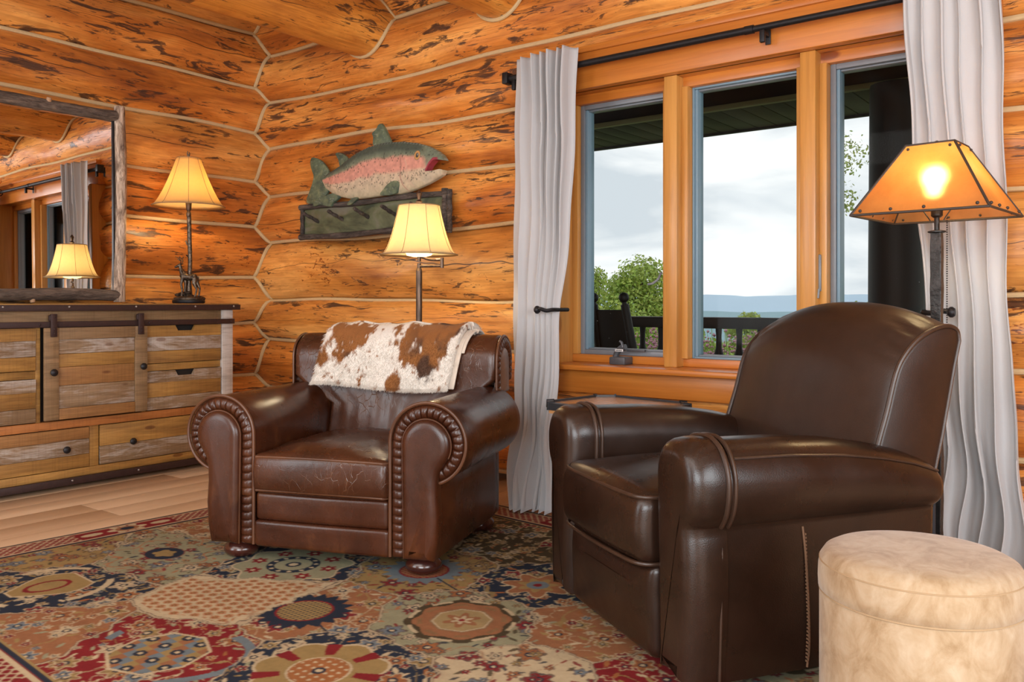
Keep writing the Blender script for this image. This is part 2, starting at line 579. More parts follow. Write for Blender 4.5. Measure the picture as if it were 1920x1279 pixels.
M['floor2'] = m_wood('pale_oak_floor_warm', (0.53, 0.355, 0.215), (0.60, 0.42, 0.265), 0.42, 1, 45, 0.35, 0.1, 0.14)
M['alu'] = m_plain('grey_aluminium_sash', (0.22, 0.245, 0.275), 0.45, 0.2, 0.06, 40, 0.03)
M['alu_blue'] = m_plain('blue_grey_sash_edge', (0.20, 0.31, 0.39), 0.4, 0.1, 0.06, 40, 0.03)
M['glass'] = m_glass('window_glass')
M['black_iron'] = m_plain('black_iron', (0.022, 0.022, 0.025), 0.45, 0.6, 0.3, 60, 0.3)
M['iron_brown'] = m_plain('brown_black_iron', (0.050, 0.028, 0.026), 0.5, 0.4, 0.25, 50, 0.25)
M['bulb'] = m_emit('lit_bulb', (1.0, 0.78, 0.45), 14)

# ================================================================== the room: log walls
XL, YB = -5.06, 3.68           # inner faces of the logs: wall_left (x), wall_back (y)
Z_L = [-0.20, 0.150, 0.494, 0.871, 1.175, 1.533, 1.849, 2.214, 2.530, 2.885, 3.20]
Z_B = [-0.28, 0.060, 0.406, 0.737, 1.019, 1.434, 1.754, 2.081, 2.408, 2.766, 3.10]
ROOM_X1, ROOM_Y0 = 2.2, -2.6

def wob(k, s, ph):
    return 0.011 * np.sin(1.25 * s + k * 1.7 + ph) + 0.008 * np.sin(2.9 * s + k * 2.3 + 2 * ph) + 0.004 * np.sin(6.1 * s + k)
def seam_z(Z, k, s, ph):
    return Z[k] + wob(k, s, ph)
def depth(Z, z, s, ph):
    """how far behind the log face the wall surface lies at height z"""
    for k in range(len(Z) - 1):
        a, b = seam_z(Z, k, s, ph), seam_z(Z, k + 1, s, ph)
        if z <= b or k == len(Z) - 2:
            q = min(1.0, max(-1.0, 2 * (z - (a + b) / 2) / (b - a)))
            return prof(q, b - a)
def prof(q, h):
    return 0.26 * h * (1 - math.sqrt(max(0.0, 1 - (0.95 * q) ** 2))) / (1 - math.sqrt(1 - 0.95 ** 2))
PH_L, PH_B = 0.6, 2.1
def x_left(z): return XL - depth(Z_L, z, 3.72, PH_L)
def y_back(z): return YB + depth(Z_B, z, -5.1, PH_B)

def make_log(wall, k, s0, s1, parent, mat, zclip=None, corner=False, ns=None, seed=0):
    Z, ph = (Z_L, PH_L) if wall == 'L' else (Z_B, PH_B)
    ns = ns or max(4, int(abs(s1 - s0) / 0.09))
    qs = np.linspace(-1, 1, 15)
    rings, lc = [], []
    for i in range(ns + 1):
        t = i / ns
        ring = []
        for q in qs:
            s = s0 + t * (s1 - s0)
            a, b = seam_z(Z, k, s, ph), seam_z(Z, k + 1, s, ph)
            if zclip:
                a, b2 = max(a, zclip[0]), min(b, zclip[1])
                z = a + (q + 1) / 2 * (b2 - a)
                A, B = seam_z(Z, k, s, ph), seam_z(Z, k + 1, s, ph)
                qq = 2 * (z - (A + B) / 2) / (B - A)
                dp = prof(max(-1, min(1, qq)), B - A)
            else:
                z = (a + b) / 2 + q * (b - a) / 2
                dp = prof(q, b - a)
            if corner:
                if wall == 'L':
                    e = y_back(z) + 0.015
                    s = s0 + t * (e - s0)
                else:
                    e = x_left(z) - 0.015
                    s = e + t * (s1 - e)
            lump = 0.005 * math.sin(3.3 * s + 5 * q + k * 2 + seed) + 0.004 * math.sin(8.7 * s - 4 * q + k) + 0.002 * math.sin(21 * s + 9 * q)
            dp = dp + lump * (1 - abs(q) ** 4)
            ring.append((XL - dp, s, z) if wall == 'L' else (s, YB + dp, z))
            lc.append((s + seed * 3.7 + k * 11.3, q * 0.22 + k * 5.1, q * 0.22))
        for q in (1, -1):
            p = ring[14] if q == 1 else ring[0]
            ring.append((XL - 0.30, p[1], p[2]) if wall == 'L' else (p[0], YB + 0.30, p[2]))
            lc.append((p[1] if wall == 'L' else p[0], q * 0.3, 0.5))
        rings.append(ring)
    return O('log', loft(rings), mat, parent, 60, {'lc': ('FLOAT_VECTOR', lc)})

def caulk_line(wall, k, s0, s1, parent):
    Z, ph = (Z_L, PH_L) if wall == 'L' else (Z_B, PH_B)
    n = max(6, int(abs(s1 - s0) / 0.07))
    pts = []
    for i in range(n + 1):
        s = s0 + (s1 - s0) * i / n
        z = seam_z(Z, k, s, ph)
        h = (Z[min(k + 1, len(Z) - 1)] - Z[max(k - 1, 0)]) / 2
        d = 0.26 * h - 0.014
        pts.append((XL - d, s, z) if wall == 'L' else (s, YB + d, z))
    return O('caulking', tube(pts, 0.013, 8), M['caulk'], parent)

wall_left = tag(O('wall_left', rbox(XL - 0.34, XL - 0.29, ROOM_Y0, YB + 0.3, 0, 3.0, 0), M['plank_wall']), 'stacked log wall behind the dresser and mirror', 'wall', kind='structure')
wall_back = tag(O('wall_back', join(
    rbox(XL - 0.3, -2.56, YB + 0.29, YB + 0.33, 0, 3.0, 0), rbox(-0.56, ROOM_X1, YB + 0.29, YB + 0.33, 0, 3.0, 0),
    rbox(-2.56, -0.56, YB + 0.29, YB + 0.33, 0, 0.66, 0), rbox(-2.56, -0.56, YB + 0.29, YB + 0.33, 2.10, 3.0, 0)), M['plank_wall']),
    'stacked log wall with the triple window and trout rack', 'wall', kind='structure')
for k in range(1, len(Z_L) - 1):
    make_log('L', k, ROOM_Y0, YB, wall_left, M['log'] if k % 3 else M['log_light'], corner=True, seed=k + 1)
    if k > 1: caulk_line('L', k, ROOM_Y0, 3.73, wall_left)
caulk_line('L', 1, ROOM_Y0, 3.73, wall_left)
WX0, WX1 = -2.56, -0.53
for k in range(1, len(Z_B) - 1):
    z0, z1 = Z_B[k], Z_B[k + 1]
    mt = M['log_light'] if k in (3, 4) else M['log']
    if z1 < 0.45 or z0 > 2.3:
        make_log('B', k, XL, ROOM_X1, wall_back, mt, corner=True, seed=k + 21)
    else:
        make_log('B', k, XL, WX0, wall_back, mt, corner=True, seed=k + 21)
        make_log('B', k, WX1, ROOM_X1, wall_back, mt, seed=k + 41)
        if z1 > 2.3:
            make_log('B', k, WX0, WX1, wall_back, mt, zclip=(2.262, 9), seed=k + 21)
        if z0 < 0.5:
            make_log('B', k, WX0, WX1, wall_back, mt, zclip=(-1, 0.545), seed=k + 31)
    if z0 < 0.45 or z0 > 2.3:
        caulk_line('B', k, -5.12, ROOM_X1, wall_back)
    else:
        caulk_line('B', k, -5.12, WX0, wall_back)
        caulk_line('B', k, WX1, ROOM_X1, wall_back)
zz = np.arange(0.0, 2.99, 0.02)
O('corner_caulking', tube([(x_left(z) + 0.008, y_back(z) - 0.008, z) for z in zz], 0.013, 8), M['caulk'], wall_left)

# floor boards
floor = tag(O('floor', rbox(XL - 0.3, ROOM_X1 + 0.1, ROOM_Y0 - 0.1, YB + 0.3, -0.06, -0.004, 0), M['floor2']), 'pale wooden floor under the rug and dresser', 'floor', kind='structure')
rnd = random.Random(3)
x = XL - 0.14
i = 0
while x < ROOM_X1:
    w = 0.185
    ys = [ROOM_Y0, rnd.uniform(-1.6, 0.4), rnd.uniform(1.2, 3.0), YB + 0.14]
    for a, b in zip(ys[:-1], ys[1:]):
        O('floor_board', rbox(x + 0.0008, x + w - 0.0008, a + 0.0008, b - 0.0008, -0.012, 0.0, 0.0012), M['floor'] if (i * 7) % 3 else M['floor2'], floor)
        i += 1
    x += w

# other two walls (behind the viewer), with openings cut to suit the added fill lights
wall_right = tag(O('wall_right', join(rbox(ROOM_X1, ROOM_X1 + 0.12, ROOM_Y0, -0.75, 0, 3.0, 0), rbox(ROOM_X1, ROOM_X1 + 0.12, 1.95, YB + 0.3, 0, 3.0, 0),
    rbox(ROOM_X1, ROOM_X1 + 0.12, -0.75, 1.95, 0, 0.55, 0), rbox(ROOM_X1, ROOM_X1 + 0.12, -0.75, 1.95, 2.35, 3.0, 0)), M['plank_wall']), 'pine board wall with a wide opening added for the fill light', 'wall', kind='structure')
Y0_, Y1_ = ROOM_Y0 - 0.12, ROOM_Y0
wall_rear = tag(O('wall_rear', join(rbox(XL - 0.3, -4.52, Y0_, Y1_, 0, 3.0, 0), rbox(-2.88, -0.98, Y0_, Y1_, 0, 3.0, 0), rbox(1.88, ROOM_X1, Y0_, Y1_, 0, 3.0, 0),
    rbox(-4.52, -2.88, Y0_, Y1_, 0, 0.45, 0), rbox(-4.52, -2.88, Y0_, Y1_, 2.45, 3.0, 0), rbox(-0.98, 1.88, Y0_, Y1_, 0, 0.45, 0), rbox(-0.98, 1.88, Y0_, Y1_, 2.45, 3.0, 0)), M['plank_wall']),
    'pine board wall with two wide openings added for the fill lights', 'wall', kind='structure')

# ceiling with round log beams
ceiling = tag(O('ceiling', rbox(XL - 0.3, ROOM_X1 + 0.1, ROOM_Y0 - 0.1, YB + 0.3, 2.99, 3.06, 0), M['white_ceiling']), 'white ceiling above the log beams', 'ceiling', kind='structure')
def ceiling_beam(xc, zc, r, seed):
    n = 26
    rings, lc = [], []
    ns = 60
    for i in range(ns + 1):
        y = ROOM_Y0 + (YB + 0.12 - ROOM_Y0) * i / ns
        ring = []
        for k in range(n):
            a = 2 * PI * k / n
            rr = r * (1 + 0.02 * math.sin(2 * a + seed) + 0.015 * math.sin(1.9 * y + seed) + 0.012 * math.sin(5 * y + 3 * a + seed))
            ring.append((xc + rr * math.cos(a), y, zc + rr * math.sin(a)))
            lc.append((y + seed * 5.3, abs(((k / n - 0.25 + 0.5) % 1.0) - 0.5) * 2 * PI * r, (abs(((k / n - 0.25 + 0.5) % 1.0) - 0.5) - 0.3) * 2 * PI * r))
        rings.append(ring)
    b = O('beam', loft(rings), M['beam'], ceiling, 60, {'lc': ('FLOAT_VECTOR', lc)})
    pts = []
    for k in range(41):
        a = 2 * PI * k / 40
        p = (xc + (r + 0.004) * math.cos(a), zc + (r + 0.004) * math.sin(a))
        pts.append((p[0], YB + depth(Z_B, p[1], p[0], PH_B) - 0.012, p[1]))
    O('caulking', tube(pts, 0.012, 8), M['caulk'], b)
for q, (xc, r) in enumerate([(-3.995, 0.188), (-2.925, 0.18), (-1.85, 0.18), (-0.78, 0.18), (0.3, 0.18), (1.38, 0.18)]):
    ceiling_beam(xc, 2.735 + (0.008 if q else 0), r, q * 2.3 + 1)

# ================================================================== the triple window
win = thing('window_1', 'triple casement window in orange pine trim on the log wall', 'window', (-1.56, 3.74, 0.69), 0, None, 'structure')
def W_(name, x0, x1, y0, y1, z0, z1, mat, r=0.004, parent=win):
    o = O(name, rbox(x0 + 1.56, x1 + 1.56, y0 - 3.74, y1 - 3.74, z0 - 0.69, z1 - 0.69, r), mat, parent)
    return o
YS = 3.80      # plane of the sashes
# header board, soffit, jambs, sill, apron
W_('header_board', -2.60, -0.50, 3.655, 3.72, 2.088, 2.272, M['trim'], 0.006)
W_('header_cap', -2.60, -0.50, 3.64, 3.72, 2.268, 2.30, M['trim'], 0.004)
W_('soffit_board', -2.54, -0.54, 3.70, 3.93, 2.088, 2.115, M['trim'])
W_('jamb_board', -2.56, -2.50, 3.62, 3.93, 0.69, 2.09, M['trim_v'])
W_('jamb_board', -0.62, -0.53, 3.62, 3.93, 0.69, 2.09, M['trim_v'])
W_('window_sill', -2.62, -0.48, 3.56, 3.93, 0.664, 0.692, M['trim'], 0.008)
W_('apron_board', -2.58, -0.50, 3.64, 3.70, 0.545, 0.664, M['trim'], 0.006)
# frame rails and mullions
W_('frame_rail', -2.50, -0.62, YS - 0.03, YS + 0.09, 2.040, 2.09, M['trim'], 0.004)
W_('frame_rail', -2.50, -0.62, YS - 0.03, YS + 0.09, 0.692, 0.732, M['trim'], 0.004)
W_('frame_stile', -2.50, -2.468, YS - 0.03, YS + 0.09, 0.732, 2.04, M['trim_v'], 0.003)
W_('frame_stile', -0.655, -0.62, YS - 0.03, YS + 0.09, 0.732, 2.04, M['trim_v'], 0.003)
for c in (-1.893, -1.238):
    W_('mullion', c - 0.034, c + 0.034, YS - 0.10, YS + 0.09, 0.692, 2.088, M['trim_v'], 0.004)
    W_('mullion_stop', c - 0.066, c - 0.034, YS - 0.05, YS + 0.07, 0.732, 2.04, M['trim_v'], 0.003)
    W_('mullion_stop', c + 0.034, c + 0.066, YS - 0.05, YS + 0.07, 0.732, 2.04, M['trim_v'], 0.003)
def sash(x0, x1, fixed):
    z0, z1 = 0.732, 2.04
    w = 0.010 if fixed else 0.024
    mat = M['alu_blue'] if fixed else M['alu']
    s = O('sash', join(
        rbox(x0 + 1.56, x0 + w + 1.56, YS - 3.74, YS + 0.035 - 3.74, z0 - .69, z1 - .69, 0.003),
        rbox(x1 - w + 1.56, x1 + 1.56, YS - 3.74, YS + 0.035 - 3.74, z0 - .69, z1 - .69, 0.003),
        rbox(x0 + w + 1.56, x1 - w + 1.56, YS - 3.74, YS + 0.035 - 3.74, z0 - .69, z0 + w - .69, 0.003),
        rbox(x0 + w + 1.56, x1 - w + 1.56, YS - 3.74, YS + 0.035 - 3.74, z1 - w - .69, z1 - .69, 0.003)), mat, win)
    i = w
    O('glazing_bead', rbox(x0 + i + 1.56, x0 + i + 0.014 + 1.56, YS + 0.01 - 3.74, YS + 0.075 - 3.74, z0 + i - .69, z1 - i - .69, 0.002), M['alu_blue'], s)
    O('glazing_bead', join(
        rbox(x1 - i - 0.006 + 1.56, x1 - i + 1.56, YS + 0.02 - 3.74, YS + 0.075 - 3.74, z0 + i - .69, z1 - i - .69, 0.002),
        rbox(x0 + i + 0.014 + 1.56, x1 - i - 0.006 + 1.56, YS + 0.02 - 3.74, YS + 0.075 - 3.74, z0 + i - .69, z0 + i + 0.008 - .69, 0.002),
        rbox(x0 + i + 0.014 + 1.56, x1 - i - 0.006 + 1.56, YS + 0.02 - 3.74, YS + 0.075 - 3.74, z1 - i - 0.008 - .69, z1 - i - .69, 0.002)), M['alu'], s)
    O('glass_pane', rbox(x0 + i + 1.56, x1 - i + 1.56, YS + 0.045 - 3.74, YS + 0.049 - 3.74, z0 + i - .69, z1 - i - .69, 0), M['glass'], s, 0)
    return s
sash(-2.468, -1.959, False)
sash(-1.827, -1.304, True)
sash(-1.172, -0.655, False)
# crank operator and its label, latches
cr = O('window_crank', join(rbox(-0.665, -0.575, -0.055, 0.03, 0.002, 0.040, 0.006),
    tube(smooth_path([(-0.66, 0.0, 0.03), (-0.65, 0.0, 0.058), (-0.625, 0, 0.082), (-0.60, 0, 0.088)], 5), 0.016, 8),
    tube([(-0.612, -0.01, 0.088), (-0.617, -0.012, 0.112), (-0.628, -0.012, 0.118)], 0.007, 8), rbox(-0.60, -0.50, 0.012, 0.03, 0.066, 0.078, 0.003)), m_plain('crank_grey', (0.085, 0.09, 0.10), 0.4, 0.2), win)
O('crank_label', rbox(-0.628, -0.583, -0.058, -0.054, 0.068, 0.080, 0.001), m_plain('label_white', (0.8, 0.8, 0.8), 0.5), cr)
O('label_print', join(*[rbox(-0.622 + q * 0.006, -0.6185 + q * 0.006, -0.0592, -0.0578, 0.0715, 0.0770, 0) for q in range(6)]), M['black_iron'], cr)
O('latch', tube([(-0.418, 0.03, 0.46), (-0.424, 0.01, 0.425), (-0.45, 0.0, 0.405), (-0.475, 0.0, 0.402)], 0.006, 8), M['alu'], win)
O('latch', join(rbox(0.352, 0.366, 0.0, 0.05, 0.36, 0.52, 0.004), tube([(0.359, -0.005, 0.37), (0.357, -0.012, 0.33)], 0.006, 8)), M['alu'], win)

# ================================================================== curtains, rod, holdbacks
g = G('grey_linen', 0.9, 0, 0.2)
v = g.obj()
wv = g.math('ADD', g.noise(g.map(v, (260, 260, 60)), 1.0, 2), g.noise(g.map(v, (60, 60, 320)), 1.0, 2))
cn = g.noise(v, 4, 3)
M['curtain'] = g.set(col=g.mix(cn, (0.53, 0.53, 0.54), (0.62, 0.62, 0.63)), nrm=g.bump(wv, 0.18, 0.002), sheen=0.2)
tr_ = g.n('ShaderNodeBsdfTranslucent', {'Color': (0.64, 0.64, 0.64)})
mx_ = g.n('ShaderNodeMixShader', {0: 0.18})
g.t.links.new(g.b.outputs[0], mx_.inputs[1]); g.t.links.new(tr_.outputs[0], mx_.inputs[2]); g.t.links.new(mx_.outputs[0], g.out.inputs[0])

def interp(z, tab):
    zs = [t[0] for t in tab]
    return float(np.interp(z, zs, [t[1] for t in tab]))
def sm_interp(z, tab):
    # smooth in z
    return np.mean([interp(z + d, tab) for d in (-0.06, -0.03, 0, 0.03, 0.06)])
def curtain(name, label, xl, xr, ybase, amp, npl, ztop, zbot, seed, warp):
    ns, nz = 150, 130
    V = []
    rs = random.Random(seed)
    ph = [rs.uniform(0, 6) for _ in range(4)]
    for j in range(nz + 1):
        z = zbot + (ztop - zbot) * j / nz
        a, b = sm_interp(z, xl), sm_interp(z, xr)
        A = sm_interp(z, amp)
        yb = sm_interp(z, ybase)
        for i in range(ns + 1):
            s = i / ns
            u = s ** warp + 0.018 * math.sin(5 * s * PI + ph[0] + 1.2 * z) * (1 - abs(2 * s - 1))
            th = 2 * PI * npl * u
            fold = math.cos(th) + 0.28 * math.cos(2 * th + ph[1] + z) + 0.25 * math.sin(th * 0.5 + ph[2] + 1.5 * z)
            x = a + (b - a) * s + 0.012 * math.sin(th + 0.8) * min(1, A / 0.03)
            low = max(0.0, 1 - z / 0.8)
            y = yb + A * fold * (0.75 + 0.35 * math.sin(3 * s + ph[3] + 2 * z))
            y += low * 0.03 * math.sin(9 * s + 4 * z + ph[1])
            x += low * 0.012 * math.sin(14 * z + 6 * s)
            x += 0.004 * math.sin(11 * z + 5 * s + ph[2])
            zz_ = z
            if z < 0.03:
                zz_ = 0.022 + 0.012 * max(0, math.sin(th + 2))
            V.append((x, y, zz_))
    o = grid_obj(name, np.array(V), nz + 1, ns + 1, M['curtain'])
    md = o.modifiers.new('cloth_thickness', 'SOLIDIFY')
    md.thickness = 0.004
    return tag(o, label, 'curtain', 'grey linen curtains')
curtain('curtain', 'light grey linen curtain beside the brown chair with the cowhide throw',
    [(0.0, -2.53), (0.05, -2.535), (0.2, -2.60), (0.4, -2.635), (0.7, -2.672), (0.97, -2.695), (1.4, -2.70), (2.3, -2.695)],
    [(0.0, -2.26), (0.05, -2.27), (0.2, -2.335), (0.4, -2.385), (0.7, -2.395), (0.90, -2.398), (0.967, -2.40), (1.04, -2.392), (1.25, -2.365), (1.6, -2.345), (2.3, -2.322)],
    [(0.0, 3.215), (0.05, 3.23), (0.2, 3.33), (0.4, 3.42), (0.7, 3.465), (0.97, 3.485), (1.4, 3.505), (2.3, 3.515)],
    [(0.0, 0.036), (0.3, 0.030), (0.7, 0.024), (0.967, 0.018), (1.3, 0.026), (2.3, 0.036)], 6.0, 2.262, 0.012, 4, 1.5)
curtain('curtain', 'light grey linen curtain hanging behind the pyramid-shade lamp',
    [(0.0, -0.74), (0.4, -0.715), (0.967, -0.735), (1.3, -0.765), (2.3, -0.825)],
    [(0.0, -0.395), (0.3, -0.405), (0.7, -0.44), (0.967, -0.455), (1.4, -0.462), (2.3, -0.478)],
    [(0.0, 3.50), (0.3, 3.52), (0.967, 3.53), (2.3, 3.52)],
    [(0.0, 0.034), (0.5, 0.028), (0.967, 0.020), (1.3, 0.024), (2.3, 0.032)], 5.5, 2.255, 0.012, 9, 0.9)

rod = thing('curtain_rod', 'long black iron rod above the triple window', 'curtain rod', (-1.6, 3.578, 2.19))
O('pole', tube([(-1.17, 0, 0), (0.15, 0, 0)], 0.0165, 14), M['black_iron'], rod)
O('pole_sleeve', tube([(0.15, 0, 0), (1.20, 0, 0)], 0.0145, 14), M['black_iron'], rod)
O('pole_collar', tube([(0.13, 0, 0), (0.17, 0, 0)], 0.019, 14), M['black_iron'], rod)
for xx in (-1.185, 1.215):
    O('finial', rbox(xx - 0.018, xx + 0.018, -0.03, 0.03, -0.03, 0.03, 0.006), M['black_iron'], rod)
for xx in (-1.14, 0.21, 1.17):
    b = O('bracket', join(rbox(xx - 0.008, xx + 0.008, -0.010, 0.07, -0.030, -0.014, 0.002), rbox(xx - 0.011, xx + 0.011, -0.012, 0.008, -0.066, -0.012, 0.003), rbox(xx - 0.012, xx + 0.012, 0.060, 0.066, -0.06, 0.02, 0.002)), M['black_iron'], rod)
for q in (0, 1):
    O('grommet', tube([((-0.765, 0.80)[q], 0.03 * math.cos(a) , 0.03 * math.sin(a)) for a in np.linspace(0, 2 * PI, 17)[:-1]], 0.005, 6, True), M['black_iron'], rod)
def holdback(loc, dx, label):
    h = thing('curtain_holdback', label, 'holdback', loc, 0, 'iron curtain holdbacks')
    O('arm', tube(smooth_path([(0, 0, 0), (dx * 0.3, -0.004, 0.004), (dx * 0.7, 0.0, -0.004), (dx, 0.02, 0.0), (dx + 0.004, 0.06, 0), (dx + 0.004, 0.15, 0)], 5), 0.010, 8), M['black_iron'], h)
    O('knob', lathe([(0.001, -0.012), (0.014, -0.012), (0.020, -0.004), (0.020, 0.004), (0.014, 0.012), (0.001, 0.012)], 14), M['black_iron'], h).rotation_euler = (0, R(90), 0)
    return h
holdback((-2.48, 3.425, 0.966), 0.078, 'black iron holdback gathering the curtain beside the leather chair')
holdback((-0.632, 3.46, 0.966), -0.10, 'black iron holdback behind the pyramid-shade lamp pole')

# ================================================================== outdoors
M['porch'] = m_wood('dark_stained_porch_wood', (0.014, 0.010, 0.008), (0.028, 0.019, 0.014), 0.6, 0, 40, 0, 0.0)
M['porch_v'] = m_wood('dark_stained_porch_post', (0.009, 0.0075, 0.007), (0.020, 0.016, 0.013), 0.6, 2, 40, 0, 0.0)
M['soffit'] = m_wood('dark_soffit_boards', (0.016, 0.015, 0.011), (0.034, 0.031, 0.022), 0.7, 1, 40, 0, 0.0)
M['eave_trim'] = m_wood('olive_eave_trim', (0.16, 0.17, 0.08), (0.26, 0.27, 0.14), 0.8, 0, 30, 0, 0.0)  # paler olive tone than the boards around it
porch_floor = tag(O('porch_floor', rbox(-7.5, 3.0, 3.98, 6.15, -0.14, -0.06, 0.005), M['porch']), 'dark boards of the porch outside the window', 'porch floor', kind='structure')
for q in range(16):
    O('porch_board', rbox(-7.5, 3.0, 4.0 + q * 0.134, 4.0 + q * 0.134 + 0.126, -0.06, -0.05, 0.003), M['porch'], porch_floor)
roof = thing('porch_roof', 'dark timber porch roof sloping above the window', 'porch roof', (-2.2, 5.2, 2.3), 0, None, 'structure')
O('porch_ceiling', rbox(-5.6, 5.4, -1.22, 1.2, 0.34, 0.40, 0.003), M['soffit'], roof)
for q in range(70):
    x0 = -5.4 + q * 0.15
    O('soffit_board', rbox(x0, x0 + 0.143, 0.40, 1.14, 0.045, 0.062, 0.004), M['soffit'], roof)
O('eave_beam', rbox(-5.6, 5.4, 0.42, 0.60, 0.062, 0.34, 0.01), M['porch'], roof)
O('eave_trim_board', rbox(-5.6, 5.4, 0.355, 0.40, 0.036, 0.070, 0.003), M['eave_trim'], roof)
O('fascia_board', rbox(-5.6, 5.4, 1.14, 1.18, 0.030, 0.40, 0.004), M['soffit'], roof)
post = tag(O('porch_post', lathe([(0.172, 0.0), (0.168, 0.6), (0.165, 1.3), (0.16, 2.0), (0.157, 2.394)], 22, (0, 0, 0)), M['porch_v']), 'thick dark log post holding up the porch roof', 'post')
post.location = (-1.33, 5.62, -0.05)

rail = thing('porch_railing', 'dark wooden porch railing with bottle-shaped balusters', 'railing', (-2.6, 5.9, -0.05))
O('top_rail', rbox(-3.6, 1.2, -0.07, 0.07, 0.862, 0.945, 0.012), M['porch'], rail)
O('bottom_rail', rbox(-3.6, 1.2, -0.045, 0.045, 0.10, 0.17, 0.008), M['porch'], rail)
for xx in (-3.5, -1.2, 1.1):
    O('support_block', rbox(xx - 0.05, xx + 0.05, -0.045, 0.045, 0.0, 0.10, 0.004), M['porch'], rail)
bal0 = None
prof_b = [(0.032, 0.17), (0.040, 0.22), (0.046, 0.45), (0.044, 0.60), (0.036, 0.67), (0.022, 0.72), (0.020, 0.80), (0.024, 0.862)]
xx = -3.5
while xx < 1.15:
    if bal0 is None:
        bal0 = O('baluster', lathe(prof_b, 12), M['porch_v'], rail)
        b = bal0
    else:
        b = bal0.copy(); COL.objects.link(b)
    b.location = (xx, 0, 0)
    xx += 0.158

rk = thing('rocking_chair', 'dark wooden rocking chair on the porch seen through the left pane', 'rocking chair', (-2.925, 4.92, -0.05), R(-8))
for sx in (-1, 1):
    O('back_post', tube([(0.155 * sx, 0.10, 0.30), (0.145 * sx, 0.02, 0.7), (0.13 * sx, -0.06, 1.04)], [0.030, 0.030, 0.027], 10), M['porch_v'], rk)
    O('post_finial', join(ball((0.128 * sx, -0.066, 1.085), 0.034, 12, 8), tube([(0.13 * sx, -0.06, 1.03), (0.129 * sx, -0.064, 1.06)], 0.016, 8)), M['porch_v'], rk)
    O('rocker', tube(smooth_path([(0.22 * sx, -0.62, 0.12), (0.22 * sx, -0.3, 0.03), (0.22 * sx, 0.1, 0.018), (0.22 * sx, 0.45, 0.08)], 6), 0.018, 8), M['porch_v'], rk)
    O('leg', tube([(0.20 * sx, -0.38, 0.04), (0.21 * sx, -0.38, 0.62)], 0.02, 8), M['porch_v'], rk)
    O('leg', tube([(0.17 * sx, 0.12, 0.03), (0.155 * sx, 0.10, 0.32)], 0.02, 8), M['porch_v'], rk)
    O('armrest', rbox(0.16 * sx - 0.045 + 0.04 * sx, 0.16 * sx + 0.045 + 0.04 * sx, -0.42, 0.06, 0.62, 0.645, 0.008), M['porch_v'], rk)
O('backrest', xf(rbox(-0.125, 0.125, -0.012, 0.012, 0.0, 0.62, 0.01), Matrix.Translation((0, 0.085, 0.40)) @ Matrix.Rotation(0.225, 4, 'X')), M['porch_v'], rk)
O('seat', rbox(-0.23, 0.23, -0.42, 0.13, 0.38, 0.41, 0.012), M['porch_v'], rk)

# meadow, trees, far hills
g = G('meadow_grass', 0.9)
v = g.obj()
a = g.noise(v, 0.35, 5, 0.7)
b = g.noise(v, 6.0, 4, 0.7)
c = g.mix(a, (0.16, 0.26, 0.05), (0.34, 0.42, 0.10))
c = g.mix(g.ramp(b, [(0.55, 0.0), (0.65, 0.6)]), c, (0.42, 0.27, 0.26))
M['meadow'] = g.set(col=c, nrm=g.bump(b, 0.6, 0.1))
nx_, ny_ = 60, 60
V = []
for j in range(ny_ + 1):
    for i in range(nx_ + 1):
        px_, py_ = -260 + 420 * (i / nx_), 6.6 + 400 * (j / ny_) ** 2.2
        pz_ = -0.55 - 0.085 * max(0, py_ - 12) ** 0.9 + 0.15 * math.sin(px_ * 0.3) * math.sin(py_ * 0.2)
        V.append((px_, py_, pz_))
tag(grid_obj('meadow_ground', np.array(V), ny_ + 1, nx_ + 1, M['meadow']), 'green meadow sloping away beyond the porch', 'meadow', kind='structure')
M['stalk'] = m_plain('meadow_stalk_green', (0.22, 0.34, 0.06), 0.8, 0, 0.4, 3)
M['bloom'] = m_plain('pink_wildflower', (0.46, 0.22, 0.28), 0.8, 0, 0.3, 8)
rnd = random.Random(8)
SV, SF, BV, BF = [], [], [], []
for q in range(2600):
    px_, py_ = rnd.uniform(-5.6, -0.6), rnd.uniform(6.7, 10.5)
    hgt = rnd.uniform(0.6, 1.32) * (0.85 + 0.05 * (py_ - 6.7))
    lean = (rnd.uniform(-0.12, 0.12), rnd.uniform(-0.12, 0.12))
    a = rnd.uniform(0, PI)
    w = 0.012
    dx, dy = math.cos(a) * w, math.sin(a) * w
    b = len(SV)
    z0 = -0.6
    SV += [(px_ - dx, py_ - dy, z0), (px_ + dx, py_ + dy, z0), (px_ + lean[0] + dx * 0.3, py_ + lean[1] + dy * 0.3, z0 + hgt), (px_ + lean[0] - dx * 0.3, py_ + lean[1] - dy * 0.3, z0 + hgt)]
    SF.append((b, b + 1, b + 2, b + 3))
    if rnd.random() < 0.42:
        for _ in range(3):
            cx, cy, cz = px_ + lean[0] + rnd.uniform(-.05, .05), py_ + lean[1] + rnd.uniform(-.05, .05), z0 + hgt + rnd.uniform(-.06, .05)
            s_ = rnd.uniform(0.012, 0.026)
            b = len(BV)
            BV += [(cx - s_, cy, cz), (cx, cy - s_, cz), (cx + s_, cy, cz), (cx, cy + s_, cz), (cx, cy, cz + s_), (cx, cy, cz - s_)]
            BF += [(b, b + 1, b + 4), (b + 1, b + 2, b + 4), (b + 2, b + 3, b + 4), (b + 3, b, b + 4), (b + 1, b, b + 5), (b + 2, b + 1, b + 5), (b + 3, b + 2, b + 5), (b, b + 3, b + 5)]
st = tag(O('wildflower_stalks', (SV, SF), M['stalk'], None, 0), 'tall green stalks growing behind the porch railing', 'stalks', kind='stuff')
tag(O('wildflower_blooms', (BV, BF), M['bloom'], st, 0), kind='stuff')

